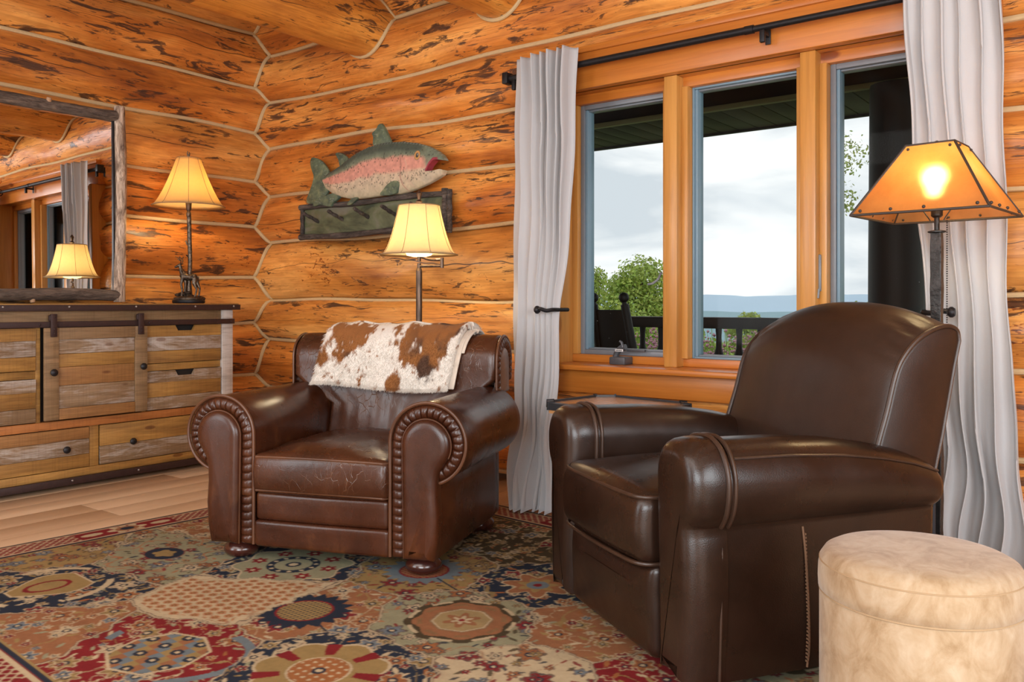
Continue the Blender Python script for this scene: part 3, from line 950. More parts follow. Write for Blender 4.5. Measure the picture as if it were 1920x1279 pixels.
g = G('tree_leaves', 0.7)
oi = g.attr('tint', 'Color')
M['leaf'] = g.set(col=oi)
lt_ = g.n('ShaderNodeBsdfTranslucent', {'Color': oi})
lm_ = g.n('ShaderNodeMixShader', {0: 0.35})
g.t.links.new(g.b.outputs[0], lm_.inputs[1]); g.t.links.new(lt_.outputs[0], lm_.inputs[2]); g.t.links.new(lm_.outputs[0], g.out.inputs[0])
M['bark'] = m_plain('tree_bark', (0.09, 0.065, 0.045), 0.9, 0, 0.3, 12, 0.5)
def tree(name, label, base, h, blobs, nleaf, ls, seed, tint=(0.20, 0.30, 0.055), tk=1.0):
    t = thing(name, label, 'tree', base)
    rs = random.Random(seed)
    V, Fc, C = [], [], []
    tot = sum(b[3] ** 2 for b in blobs)
    for (bx, by, bz, br) in blobs:
        for _ in range(int(nleaf * br * br / tot)):
            d = Vector((rs.gauss(0, 1), rs.gauss(0, 1), rs.gauss(0, 1))).normalized()
            rr = br * (rs.uniform(0.3, 1.06) ** 0.7) * (1 + 0.16 * math.sin(6 * d.x + 5 * d.z + seed) * math.cos(5 * d.y + 4 * d.z))
            p = Vector((bx, by, bz)) + Vector((d.x, d.y, d.z * 0.85)) * rr
            nrm = (d + Vector((rs.gauss(0, .6), rs.gauss(0, .6), rs.gauss(0.3, .6)))).normalized()
            s_ = nrm.orthogonal().normalized()
            s_ = (Matrix.Rotation(rs.uniform(0, 6.28), 3, nrm) @ s_) * ls * rs.uniform(0.7, 1.3)
            q_ = nrm.cross(s_) * 0.6
            b = len(V)
            V += [tuple(p - s_), tuple(p + q_), tuple(p + s_), tuple(p - q_)]
            Fc.append((b, b + 1, b + 2, b + 3))
            k = rs.uniform(0.65, 1.35)
            C += [(tint[0] * k * rs.uniform(0.9, 1.15), tint[1] * k, tint[2] * k, 1)] * 4
    f = O('foliage', (V, Fc), M['leaf'], t, 0, {'tint': ('FLOAT_COLOR', C)})
    f['kind'] = 'stuff'
    br = [tube([(0, 0, 0), (0.1, 0, h * 0.35), (0, 0, h * 0.75)], [h * 0.035 * tk, h * 0.025 * tk, h * 0.008 * tk], 8)]
    for (bx, by, bz, r_) in blobs:
        br.append(tube([(0.05, 0, h * 0.3), (bx * 0.6, by * 0.6, (h * 0.3 + bz) / 2), (bx, by, bz)], [h * 0.014 * tk, h * 0.01 * tk, h * 0.004 * tk], 6))
    O('trunk', join(*br), M['bark'], t)
    return t
tree('maple_tree', 'large rounded green tree beyond the rocking chair', (-13.9, 25, -2.35), 5.6,
     [(0.1, 0, 4.1, 0.95), (-0.75, 0, 3.7, 0.75), (0.85, 0, 3.2, 0.85), (0, -0.4, 2.8, 1.2), (-0.9, 0, 2.4, 0.9), (1.1, 0, 2.1, 0.95), (0.3, 0, 1.6, 1.3)], 20000, 0.062, 1, (0.36, 0.46, 0.10))
tree('maple_tree', 'narrower leafy tree at the left edge of the left pane', (-19.6, 30.2, -2.7), 6,
     [(0.5, 0, 4.6, 0.75), (0.2, 0, 3.9, 0.85), (0.5, 0, 3.0, 1.05), (-0.6, 0, 2.6, 1.1), (0.4, 0, 1.7, 1.2)], 16000, 0.062, 2, (0.34, 0.43, 0.09))
tree('young_tree', 'small tree crown just above the porch railing', (-14.6, 36, -3.6), 4.2,
     [(0, 0, 3.75, 0.55), (-0.7, 0, 3.45, 0.45), (0.75, 0, 3.4, 0.5), (0, 0, 2.7, 0.95)], 6000, 0.07, 3, (0.36, 0.44, 0.08))
tree('birch_tree', 'airy branch of leaves beside the dark porch post', (-3.55, 11.4, -0.6), 4.9,
     [(0.14, 0, 3.5, 0.38), (-0.10, 0.1, 3.2, 0.27), (0.2, 0, 2.95, 0.24), (0.36, 0.1, 1.5, 0.18)], 900, 0.026, 4, (0.32, 0.38, 0.12), 0.32)
tree('hedge_tree', 'dense green shrubs behind the railing under the big tree', (-8.4, 16, -1.6), 2.0,
     [(-1.6, 0, 1.4, 0.9), (-0.6, 0, 1.5, 0.95), (0.35, 0, 1.45, 0.85), (1.1, 0.2, 1.15, 0.7)], 12000, 0.055, 5, (0.28, 0.38, 0.07))

def hills(name, label, dist, base, top, seed, mat, x0, x1, rough_):
    n = 120
    V = []
    for j in range(5):
        for i in range(n + 1):
            x = x0 + (x1 - x0) * i / n
            t = j / 4
            z = top + (fbm(np.array([x / (dist * 0.065)]), np.array([0.0]), seed, 4)[0] - 0.5) * rough_
            V.append((x, dist + 0.18 * dist * t + 0.01 * dist * math.sin(i * 0.4), base + (z - base) * math.sin(t * PI / 2)))
    o = grid_obj(name, np.array(V), 5, n + 1, mat)
    return tag(o, label, 'hills', kind='structure')
M['far_hill'] = m_plain('far_haze_blue_ridge', (0.44, 0.565, 0.68), 1.0, 0, 0.05, 0.02, 0)  # distance haze painted into the ridge as pale blue
M['mid_hill'] = m_plain('haze_tinted_wooded_ridge', (0.25, 0.37, 0.41), 1.0, 0, 0.1, 0.03, 0)  # woodland green shifted to blue, haze put into the colour
hills('far_mountain', 'long mountain ridge on the horizon, tinted pale blue for haze', 900, -80, 10.2, 3, M['far_hill'], -1500, 600, 11.0)
hills('near_ridge', 'low wooded hills below the far ridge, tinted blue-green for haze', 480, -60, -4.2, 9, M['mid_hill'], -900, 400, 6.5)

# ================================================================== dresser of reclaimed boards
def m_reclaimed(name, lo, hi, white, wcol=(0.50, 0.465, 0.43)):
    g = G(name, 0.6)
    v = g.obj()
    r = g.n('ShaderNodeObjectInfo').outputs['Random']
    v = g.n('ShaderNodeVectorMath', {0: v, 1: g.n('ShaderNodeCombineXYZ', {'X': g.math('MULTIPLY', r, 13.0), 'Y': 0.0, 'Z': g.math('MULTIPLY', r, 7.0)}).outputs[0]}, operation='ADD').outputs[0]
    a = g.noise(g.map(v, (2.0, 8, 14)), 1.0, 3, 0.55, 0.8)
    col = g.mix(g.ramp(a, [(0.3, 0.0), (0.7, 1.0)]), lo, hi)
    b = g.noise(g.map(v, (5, 60, 120)), 1.0, 4, 0.65, 1.0)
    col = g.mix(0.6, col, g.ramp(b, [(0.28, (0.45, 0.38, 0.32)), (0.62, (1.1, 1.1, 1.1))]), 'MULTIPLY')
    d = g.noise(g.map(v, (3.2, 12, 13), (2, 2, 2)), 1.0, 5, 0.7, 0.5)
    thr = 0.78 - 0.42 * white
    e = g.math('ADD', g.math('MULTIPLY', d, 0.70), g.math('MULTIPLY', b, 0.30))
    col = g.mix(g.math('MULTIPLY', g.ramp(e, [(thr - 0.02, 0.0), (thr + 0.13, 1.0)]), 0.88), col, wcol)
    saw = g.noise(g.map(v, (120, 30, 3)), 1.0, 2)
    col = g.mix(0.25, col, g.ramp(saw, [(0.35, (0.6, 0.55, 0.5)), (0.5, (1, 1, 1))]), 'MULTIPLY')
    kd = g.vor(g.map(v, (2.6, 5, 7.5), (0.2, 0, 0.37)), 1.0)
    col = g.mix(0.7, col, g.ramp(kd, [(0.0, (0.2, 0.1, 0.06)), (0.07, (0.4, 0.22, 0.14)), (0.10, (1, 1, 1))]), 'MULTIPLY')
    h = g.math('ADD', b, g.math('MULTIPLY', saw, 0.5))
    return g.set(col=col, nrm=g.bump(h, 0.35, 0.004))
M['r_mustard'] = m_reclaimed('reclaimed_mustard_board', (0.25, 0.125, 0.032), (0.46, 0.25, 0.062), 0.16)
M['r_white'] = m_reclaimed('reclaimed_whitewashed_board', (0.20, 0.125, 0.062), (0.32, 0.215, 0.125), 0.68)
M['r_grey'] = m_reclaimed('reclaimed_grey_brown_board', (0.20, 0.125, 0.060), (0.30, 0.19, 0.095), 0.25, (0.40, 0.34, 0.28))
M['r_brown'] = m_reclaimed('reclaimed_brown_board', (0.26, 0.125, 0.040), (0.36, 0.18, 0.06), 0.2)
M['r_orange'] = m_reclaimed('reclaimed_orange_rail', (0.36, 0.13, 0.030), (0.44, 0.17, 0.045), 0.0)
M['r_post'] = m_reclaimed('reclaimed_pale_post', (0.40, 0.36, 0.33), (0.52, 0.48, 0.44), 0.8, (0.58, 0.55, 0.52))
M['r_dark'] = m_plain('dresser_inside_dark', (0.018, 0.014, 0.012), 0.8)
M['rivet'] = m_plain('steel_rivet', (0.35, 0.32, 0.31), 0.35, 0.8)

dr = thing('dresser', 'reclaimed-wood dresser with a sliding barn door and iron rails', 'dresser', (-4.87, 2.31, 0), R(90))
FY = -0.21
def D(name, x0, x1, y0, y1, z0, z1, mat, r=0.003, parent=dr):
    return O(name, rbox(x0, x1, y0, y1, z0, z1, r), mat, parent)
D('carcass', -0.80, 0.80, -0.165, 0.18, 0.066, 0.955, M['r_dark'])
D('side_panel', 0.80, 0.835, -0.15, 0.18, 0.066, 0.955, M['r_brown'])
D('side_panel', -0.835, -0.80, -0.15, 0.18, 0.066, 0.955, M['r_brown'])
D('top_board', -0.895, 0.895, -0.235, 0.182, 0.968, 0.996, M['r_mustard'], 0.004)
e = D('top_edging', -0.90, 0.90, -0.244, -0.234, 0.957, 0.990, M['iron_brown'], 0.002)
for xx in (-0.85, -0.48, -0.155, 0.215, 0.585, 0.85):
    O('rivet', ball((xx, -0.245, 0.979), 0.0065, 8, 6), M['rivet'], e)
for sx in (-1, 1):
    D('corner_post', *( (0.79, 0.865) if sx > 0 else (-0.865, -0.79) ), -0.215, -0.15, 0.066, 0.957, M['r_post'], 0.004)
    D('corner_post', *( (0.79, 0.865) if sx > 0 else (-0.865, -0.79) ), 0.12, 0.18, 0.066, 0.957, M['r_post'], 0.004)
D('fascia_board', -0.79, 0.79, -0.20, -0.165, 0.872, 0.957, M['r_grey'])
t_ = D('barn_track', -0.866, 0.866, -0.232, -0.222, 0.871, 0.902, M['iron_brown'], 0.002)
for xx in (-0.84, -0.3, 0.3, 0.84):
    O('bolt', ball((xx, -0.233, 0.886), 0.006, 8, 6), M['iron_brown'], t_)
for xx in (-0.292, 0.288):
    D('divider', xx - 0.012, xx + 0.012, -0.195, -0.16, 0.372, 0.872, M['r_mustard'])
for sx in (-1, 1):
    D('drawer_rail', min(sx * 0.30, sx * 0.79), max(sx * 0.30, sx * 0.79), -0.192, -0.16, 0.604, 0.645, M['r_mustard'])
D('middle_rail', -0.79, 0.79, -0.212, -0.16, 0.330, 0.374, M['r_orange'], 0.004)
D('bottom_divider', -0.026, 0.026, -0.197, -0.16, 0.107, 0.330, M['r_mustard'])
D('bottom_board', -0.79, 0.79, -0.203, -0.16, 0.064, 0.107, M['r_mustard'])
b_ = D('bottom_edging', -0.868, 0.868, -0.226, -0.214, 0.028, 0.066, M['iron_brown'], 0.002)
for xx in (-0.6, -0.13, 0.24, 0.62):
    O('rivet', ball((xx, -0.227, 0.05), 0.0065, 8, 6), M['rivet'], b_)
for sx in (-1, 1):
    for yy in (-0.15, 0.13):
        D('foot', sx * 0.80 - 0.05, sx * 0.80 + 0.05, yy - 0.045, yy + 0.045, 0.0, 0.066, M['black_iron'])
def knob_vf(): return lathe([(0.007, 0), (0.007, 0.012), (0.013, 0.016), (0.019, 0.022), (0.019, 0.028), (0.013, 0.034), (0.001, 0.036)], 14)
def knob(x, y, z, parent):
    k = O('knob', xf(knob_vf(), Matrix.Translation((x, y, z)) @ Matrix.Rotation(R(90), 4, 'X')), M['black_iron'], parent)
    return k
def board(x0, x1, z0, z1, y, mat, parent, th=0.018, notch=None):
    if notch is None:
        return O('plank', rbox(x0 + 0.0006, x1 - 0.0006, y, y + th, z0 + 0.0006, z1 - 0.0006, 0.0022), mat, parent)
    a, b, dp = notch
    out = [(x0, z0), (x1, z0), (x1, z1), (b, z1), (b - dp * 0.55, z1 - dp), (a + dp * 0.55, z1 - dp), (a, z1), (x0, z1)]
    r1 = [(p[0], y, p[1]) for p in out]
    r2 = [(p[0], y + th, p[1]) for p in out]
    return O('plank', loft([r1, r2]), mat, parent, 0)
def drawer(x0, x1, z0, z1, cols, y=-0.206, notch=False, knobs=()):
    d = O('drawer', rbox(x0 + 0.006, x1 - 0.006, y + 0.018, -0.10, z0 + 0.006, z1 - (0.05 if notch else 0.006), 0.002), M['r_dark'], dr)
    n = len(cols)
    hs = [1.0, 1.15, 0.9, 1.05][:n]
    tot = sum(hs)
    z = z0
    for q, c in enumerate(cols):
        zz1 = z + (z1 - z0) * hs[q] / tot
        nt = None
        if notch and q == n - 1:
            m = (x0 + x1) / 2
            nt = (m - 0.066, m + 0.066, 0.032)
        board(x0, x1, z, zz1, y, M[c], d, notch=nt)
        z = zz1
    for kx in knobs:
        knob(kx, y, (z0 + z1) / 2, d)
    return d
drawer(0.303, 0.785, 0.648, 0.868, ['r_mustard', 'r_white', 'r_mustard'], notch=True)
drawer(0.303, 0.785, 0.378, 0.602, ['r_white', 'r_mustard', 'r_white'], notch=True)
drawer(-0.785, -0.307, 0.648, 0.868, ['r_mustard', 'r_white', 'r_mustard'], notch=True)
drawer(-0.785, -0.307, 0.378, 0.602, ['r_white', 'r_mustard', 'r_white'], notch=True)
drawer(0.030, 0.785, 0.110, 0.326, ['r_white', 'r_mustard'], knobs=(0.207, 0.62))
drawer(-0.785, -0.030, 0.110, 0.326, ['r_mustard', 'r_white', 'r_brown'], knobs=(-0.16, -0.62))
# sliding door
do = O('barn_door', rbox(-0.268, 0.276, -0.222, -0.208, 0.386, 0.868, 0.002), M['r_dark'], dr)
O('stile', rbox(-0.278, -0.205, -0.240, -0.222, 0.384, 0.869, 0.003), M['r_grey'], do)
O('stile', rbox(0.214, 0.286, -0.240, -0.222, 0.384, 0.869, 0.003), M['r_grey'], do)
O('door_rail', rbox(-0.2045, 0.2135, -0.239, -0.222, 0.806, 0.869, 0.003), M['r_grey'], do)
O('door_rail', rbox(-0.2045, 0.2135, -0.239, -0.222, 0.384, 0.442, 0.003), M['r_brown'], do)
z = 0.442
for hgt, c in ((0.120, 'r_white'), (0.098, 'r_brown'), (0.07, 'r_mustard'), (0.076, 'r_white')):
    board(-0.2045, 0.2135, z, z + hgt, -0.231, M[c], do, 0.008)
    z += hgt
knob(-0.241, -0.240, 0.636, do)
knob(0.250, -0.240, 0.64, do)
for xx in (-0.235, 0.243):
    h = O('hanger_strap', join(rbox(xx - 0.016, xx + 0.016, -0.252, -0.242, 0.822, 0.942, 0.002), rbox(xx - 0.02, xx + 0.02, -0.242, -0.220, 0.902, 0.938, 0.008)), M['iron_brown'], dr)
    for zb in (0.84, 0.862, 0.925):
        O('bolt', ball((xx, -0.253, zb), 0.0045, 8, 6), M['iron_brown'], h)

# ================================================================== mirror in a branch frame
def m_bark(name, lo, mid, hi, ax):
    g = G(name, 0.85)
    v = g.obj()
    s = [26.0, 26.0, 26.0]; s[ax] = 6.0
    a = g.noise(g.map(v, tuple(s)), 1.0, 5, 0.7, 0.8)
    s = [55.0, 55.0, 55.0]; s[ax] = 9.0
    b = g.noise(g.map(v, tuple(s)), 1.0, 4, 0.7, 1.2)
    c = g.ramp(a, [(0.32, lo), (0.5, mid), (0.66, hi)])
    c = g.mix(0.7, c, g.ramp(b, [(0.36, (0.25, 0.2, 0.17)), (0.55, (1.1, 1.1, 1.1))]), 'MULTIPLY')
    return g.set(col=c, nrm=g.bump(b, 0.9, 0.008))
M['bark_v'] = m_bark('pale_branch_bark', (0.14, 0.085, 0.06), (0.42, 0.31, 0.225), (0.74, 0.59, 0.46), 2)
M['bark_h'] = m_bark('grey_branch_bark', (0.060, 0.044, 0.035), (0.135, 0.100, 0.078), (0.22, 0.165, 0.125), 1)
g = G('mirror_silver', 0.0, 1.0)
g.set(col=g.mix(g.noise(g.obj(), 3, 1), (0.88, 0.89, 0.88), (0.91, 0.91, 0.90)))
M['mirror'] = g.m
M['cut_wood'] = m_plain('cut_branch_end', (0.45, 0.27, 0.15), 0.7)
mr = thing('mirror', 'large mirror framed in bark-covered branches leaning on the dresser', 'mirror', (-4.955, 2.06, 1.001))
mr.rotation_euler = (0, -0.0125, 0)
def branch(p0, p1, r, mat, seed, name='frame_branch', knots=()):
    p0, p1 = Vector(p0), Vector(p1)
    n = 34
    rs = random.Random(seed)
    ph = [rs.uniform(0, 6) for _ in range(6)]
    d = (p1 - p0)
    L = d.length
    d.normalize()
    s = d.orthogonal().normalized()
    b = d.cross(s)
    rings = []
    for i in range(n + 1):
        t = i / n
        c = p0 + d * (L * t) + s * 0.006 * math.sin(4.2 * t * L + ph[0]) + b * 0.005 * math.sin(5.5 * t * L + ph[1])
        ring = []
        for k in range(18):
            a = 2 * PI * k / 18
            rr = r * (1 + 0.07 * math.sin(3 * a + ph[2] + 2 * t) + 0.05 * math.sin(7 * a + 30 * t + ph[3]) + 0.06 * math.sin(9 * t * L + ph[4]) + rs.uniform(-.02, .02))
            ring.append(c + (s * math.cos(a) + b * math.sin(a)) * rr)
        rings.append(ring)
    o = O(name, loft(rings), mat, mr, 50)
    for (t, a) in knots:
        c = p0 + d * (L * t) + (s * math.cos(a) + b * math.sin(a)) * r * 0.96
        dd = (s * math.cos(a) + b * math.sin(a))
        O('branch_stub', tube([c - dd * 0.01, c + dd * 0.012], [0.016, 0.012], 10), M['cut_wood'], o)
    return o
O('mirror_glass', rbox(0.0, 0.006, -0.80, 0.525, 0.045, 1.11, 0), M['mirror'], mr, 0)
O('backing_board', rbox(-0.022, -0.001, -0.82, 0.545, 0.03, 1.125, 0.002), M['r_dark'], mr)
branch((0.018, -0.86, 1.105), (0.018, 0.515, 1.105), 0.030, M['bark_h'], 4, knots=((0.72, -0.4),))
branch((0.022, -0.86, 0.043), (0.022, 0.545, 0.043), 0.033, M['bark_h'], 5, knots=((0.64, 2.2),))
branch((0.024, 0.538, 0.004), (0.020, 0.540, 1.165), 0.031, M['bark_v'], 6)
branch((0.024, -0.83, 0.004), (0.020, -0.83, 1.165), 0.031, M['bark_v'], 7)
O('inner_fillet', join(rbox(0.004, 0.016, 0.500, 0.508, 0.06, 1.09, 0.001)), M['black_iron'], mr)

# ================================================================== table lamp with a deer
M['shade_gold'] = m_shade('gold_fabric_shade', (0.80, 0.60, 0.30), 0.62)
M['shade_cream'] = m_shade('cream_fabric_shade', (0.84, 0.72, 0.48), 0.62)
M['shade_trim'] = m_plain('shade_trim_braid', (0.34, 0.22, 0.11), 0.8)
g = G('antique_bronze', 0.42, 0.75)
a = g.noise(g.obj(), 70, 4, 0.6)
M['bronze'] = g.set(col=g.ramp(a, [(0.35, (0.035, 0.027, 0.022)), (0.62, (0.16, 0.12, 0.085)), (0.75, (0.32, 0.25, 0.18))]), nrm=g.bump(a, 0.5, 0.004))
g = G('rubbed_bronze_pole', 0.4, 0.7)
a = g.noise(g.map(g.obj(), (60, 60, 12)), 1, 3)
M['bronze_pole'] = g.set(col=g.ramp(a, [(0.3, (0.055, 0.038, 0.028)), (0.7, (0.15, 0.10, 0.072))]), nrm=g.bump(a, 0.2, 0.002))

def bell_shade(parent, z0, z1, r0, r1, mat, nseam, curve, ph=0.0):
    prof = []
    for i in range(17):
        t = i / 16
        prof.append((r0 + (r1 - r0) * (t ** curve), z0 + (z1 - z0) * t))
    V, Fc = lathe(prof, 64, caps=False)
    o = O('lamp_shade', (V, Fc), mat, parent, 180)
    md = o.modifiers.new('fabric_thickness', 'SOLIDIFY'); md.thickness = 0.0016
    for k in range(nseam):
        a = 2 * PI * k / nseam + ph
        O('seam', tube([((r + 0.001) * math.cos(a), (r + 0.001) * math.sin(a), z) for r, z in prof], 0.0015, 5), M['shade_trim'], o)
    O('lower_trim', tube([(r0 * math.cos(a), r0 * math.sin(a), z0 + 0.002) for a in np.linspace(0, 2 * PI, 65)[:-1]], 0.0028, 6, True), M['shade_trim'], o)
    O('upper_trim', tube([(r1 * math.cos(a), r1 * math.sin(a), z1 - 0.002) for a in np.linspace(0, 2 * PI, 49)[:-1]], 0.0026, 6, True), M['shade_trim'], o)
    # wire spider that carries the shade
    O('shade_spider', join(*[tube([(0, 0, z1 - 0.01), (r1 * math.cos(a), r1 * math.sin(a), z1 - 0.004)], 0.0014, 5) for a in (0.3, 2.4, 4.5)]), M['bronze_pole'], o)
    return o

tl = thing('table_lamp', 'table lamp with a bronze deer base and gold bell shade on the dresser', 'lamp', (-4.815, 2.968, 0.997), R(38))
O('plinth', lathe([(0.092, 0), (0.096, 0.006), (0.096, 0.018), (0.088, 0.024)], 32), M['black_iron'], tl)
rk_ = random.Random(12)
rockV = []
for q in range(26):
    a, rr = rk_.uniform(0, 6.28), rk_.uniform(0.0, 0.075)
    rockV.append(ball((rr * math.cos(a) * 1.05, rr * math.sin(a) * 0.7, 0.030 + 0.018 * (1 - rr / 0.075) + (0.02 if math.cos(a) < -0.2 else 0)), rk_.uniform(0.012, 0.024), 8, 6, (1.3, 1, 0.6)))
O('rock_base', join(lathe([(0.086, 0.022), (0.088, 0.034), (0.07, 0.042), (0.001, 0.046)], 28), *rockV), M['bronze'], tl)
trunk = [(-0.004, 0.02, 0.035), (-0.006, 0.02, 0.12), (0.002, 0.018, 0.25), (0.0, 0.012, 0.42), (0, 0.006, 0.54)]
O('stem', join(tube(smooth_path(trunk, 5), [0.022 - 0.0085 * min(1, i / 8) for i in range(21)], 10),
    tube([(0, 0.018, 0.35), (-0.018, 0.016, 0.372), (-0.022, 0.014, 0.392)], [0.006, 0.005, 0.004], 6),
    tube([(0, 0.018, 0.285), (-0.016, 0.0, 0.30)], [0.006, 0.004], 6), tube([(0, 0.016, 0.31), (0.016, 0.01, 0.325)], [0.006, 0.004], 6)), M['bronze'], tl)
O('socket', lathe([(0.010, 0.535), (0.014, 0.54), (0.014, 0.56), (0.010, 0.57), (0.016, 0.585), (0.018, 0.62), (0.014, 0.64)], 14), M['bronze_pole'], tl)
deer = join(
    tube(smooth_path([(0.050, -0.016, 0.150), (0.035, -0.016, 0.155), (0.010, -0.016, 0.156), (-0.018, -0.016, 0.163), (-0.028, -0.016, 0.175)], 4), [0.012, 0.015, 0.019, 0.021, 0.021, 0.021, 0.020, 0.020, 0.019, 0.019, 0.020, 0.021, 0.021, 0.021, 0.020, 0.019, 0.014], 12),
    tube(smooth_path([(-0.022, -0.016, 0.172), (-0.034, -0.016, 0.197), (-0.040, -0.016, 0.222)], 4), [0.018, 0.017, 0.015, 0.0135, 0.012, 0.011, 0.010, 0.0095, 0.009], 10),
    tube([(-0.034, -0.016, 0.226), (-0.044, -0.018, 0.226), (-0.060, -0.020, 0.217), (-0.068, -0.021, 0.213)], [0.008, 0.0105, 0.007, 0.005], 10),
    tube([(-0.036, -0.020, 0.232), (-0.026, -0.034, 0.236)], [0.005, 0.002], 6), tube([(-0.036, -0.012, 0.232), (-0.026, 0.0, 0.236)], [0.005, 0.002], 6),
    tube([(-0.020, -0.026, 0.158), (-0.030, -0.028, 0.115), (-0.024, -0.028, 0.080), (-0.026, -0.028, 0.050), (-0.030, -0.028, 0.045)], [0.012, 0.0075, 0.006, 0.005, 0.006], 8),
    tube([(-0.018, -0.008, 0.158), (-0.014, -0.006, 0.115), (-0.018, -0.006, 0.080), (-0.016, -0.006, 0.050), (-0.020, -0.006, 0.045)], [0.012, 0.0075, 0.006, 0.005, 0.006], 8),
    tube([(0.044, -0.026, 0.152), (0.042, -0.030, 0.118), (0.056, -0.030, 0.086), (0.050, -0.030, 0.050), (0.045, -0.030, 0.042)], [0.015, 0.012, 0.006, 0.005, 0.006], 8),
    tube([(0.044, -0.006, 0.152), (0.050, -0.004, 0.118), (0.064, -0.004, 0.088), (0.060, -0.004, 0.052), (0.055, -0.004, 0.044)], [0.015, 0.012, 0.006, 0.005, 0.006], 8),
    tube([(0.056, -0.016, 0.160), (0.064, -0.016, 0.150)], [0.005, 0.003], 6))
deer = ([(v[0] * 1.12, (v[1] + 0.016) * 1.12 - 0.022, 0.045 + (v[2] - 0.045) * 1.05) for v in deer[0]], deer[1])
df_ = O('deer_figure', deer, M['bronze'], tl)
rm = df_.modifiers.new('one_skin', 'REMESH'); rm.mode = 'VOXEL'; rm.voxel_size = 0.0022; rm.use_smooth_shade = True
ant = []
for sy in (-1, 1):
    y0 = -0.016 + 0.006 * sy
    ant.append(tube(smooth_path([(-0.038, y0, 0.233), (-0.030, y0 + 0.010 * sy, 0.250), (-0.040, y0 + 0.018 * sy, 0.266), (-0.056, y0 + 0.018 * sy, 0.276)], 4), 0.0024, 6))
    ant.append(tube([(-0.032, y0 + 0.011 * sy, 0.251), (-0.048, y0 + 0.011 * sy, 0.262)], 0.002, 5))
    ant.append(tube([(-0.036, y0 + 0.015 * sy, 0.260), (-0.030, y0 + 0.018 * sy, 0.278)], 0.002, 5))
ant = join(*ant)
ant = ([(v[0] * 1.12, (v[1] + 0.016) * 1.12 - 0.022, 0.045 + (v[2] - 0.045) * 1.05) for v in ant[0]], ant[1])
O('antlers', ant, M['bronze'], df_)
bell_shade(tl, 0.600, 0.900, 0.215, 0.070, M['shade_gold'], 8, 0.72, 0.35)
O('bulb', join(ball((0, 0, 0.70), 0.034, 14, 10), lathe([(0.014, 0.64), (0.018, 0.675)], 12, caps=False)), m_emit('table_lamp_bulb', (1.0, 0.74, 0.40), 85), tl)
O('finial', join(tube([(0, 0, 0.89), (0, 0, 0.915)], 0.006, 8), tube([(0, 0, 0.91), (-0.008, 0, 0.925), (-0.006, 0, 0.945)], [0.006, 0.005, 0.002], 6), tube([(0, 0, 0.91), (0.006, 0, 0.928), (0.003, 0, 0.938)], [0.006, 0.004, 0.002], 6)), M['bronze'], tl)

# ================================================================== swing-arm floor lamp behind the throw chair
fl = thing('floor_lamp', 'bronze swing-arm floor lamp with a cream bell shade behind the leather chair', 'lamp', (-3.075, 3.205, 0.0), R(30))
O('base', lathe([(0.13, 0), (0.135, 0.008), (0.13, 0.018), (0.06, 0.03), (0.022, 0.045), (0.016, 0.07)], 32), M['bronze_pole'], fl)
O('pole', join(tube([(0, 0, 0.06), (0, 0, 1.165)], 0.0165, 14), tube([(0, 0, 0.60), (0, 0, 0.63)], 0.02, 14), tube([(0, 0, 1.165), (0, 0, 1.18)], [0.0165, 0.012], 14)), M['bronze_pole'], fl)
O('swing_arm', join(tube([(0, 0, 1.17), (0, 0, 1.205)], 0.010, 10), tube([(0, 0, 1.190), (0.125, -0.02, 1.190)], 0.0075, 10), tube([(0.125, -0.02, 1.180), (0.125, -0.02, 1.232)], 0.0095, 10),
    tube(smooth_path([(0.125, -0.02, 1.222), (0.09, -0.01, 1.222), (0.05, -0.004, 1.226), (0.0, 0, 1.243)], 5), 0.0075, 10), tube([(0, 0, 1.215), (0, 0, 1.29)], 0.010, 10)), M['bronze_pole'], fl)
bell_shade(fl, 1.247, 1.505, 0.2, 0.106, M['shade_cream'], 8, 0.55, 0.55)
O('bulb', join(ball((0, 0, 1.355), 0.034, 14, 10), lathe([(0.014, 1.285), (0.018, 1.325)], 12, caps=False)), m_emit('floor_lamp_bulb', (1.0, 0.82, 0.55), 150), fl)
O('diffuser_bowl', lathe([(0.03, 1.238), (0.062, 1.246), (0.072, 1.262)], 24, caps=False), M['shade_cream'], fl)
O('finial', lathe([(0.004, 1.50), (0.016, 1.515), (0.018, 1.524), (0.008, 1.534), (0.012, 1.556), (0.016, 1.566), (0.002, 1.585)], 14), M['bronze_pole'], fl)

# ================================================================== painted trout coat rack
cr_ = thing('trout_coat_rack', 'painted wooden rainbow trout above a twig-framed coat rack', 'coat rack', (-3.9, 3.66, 1.42))
TOP = [(-0.400, 0.375), (-0.346, 0.407), (-0.291, 0.422), (-0.222, 0.445), (-0.145, 0.482), (-0.069, 0.51), (0.025, 0.532), (0.125, 0.542), (0.223, 0.54), (0.328, 0.531), (0.438, 0.51), (0.52, 0.485), (0.594, 0.45), (0.641, 0.416), (0.661, 0.39)]
BOT = [(-0.400, 0.355), (-0.371, 0.313), (-0.301, 0.271), (-0.222, 0.245), (-0.145, 0.229), (-0.031, 0.221), (0.062, 0.223), (0.152, 0.226), (0.241, 0.225), (0.302, 0.224), (0.37, 0.231), (0.413, 0.239), (0.463, 0.25), (0.52, 0.264), (0.594, 0.287), (0.641, 0.306), (0.653, 0.329)]
MU = [(0.529, 0.334), (0.553, 0.368), (0.585, 0.392), (0.618, 0.393), (0.661, 0.385)]
ML = [(0.529, 0.334), (0.577, 0.333), (0.634, 0.337), (0.653, 0.331)]
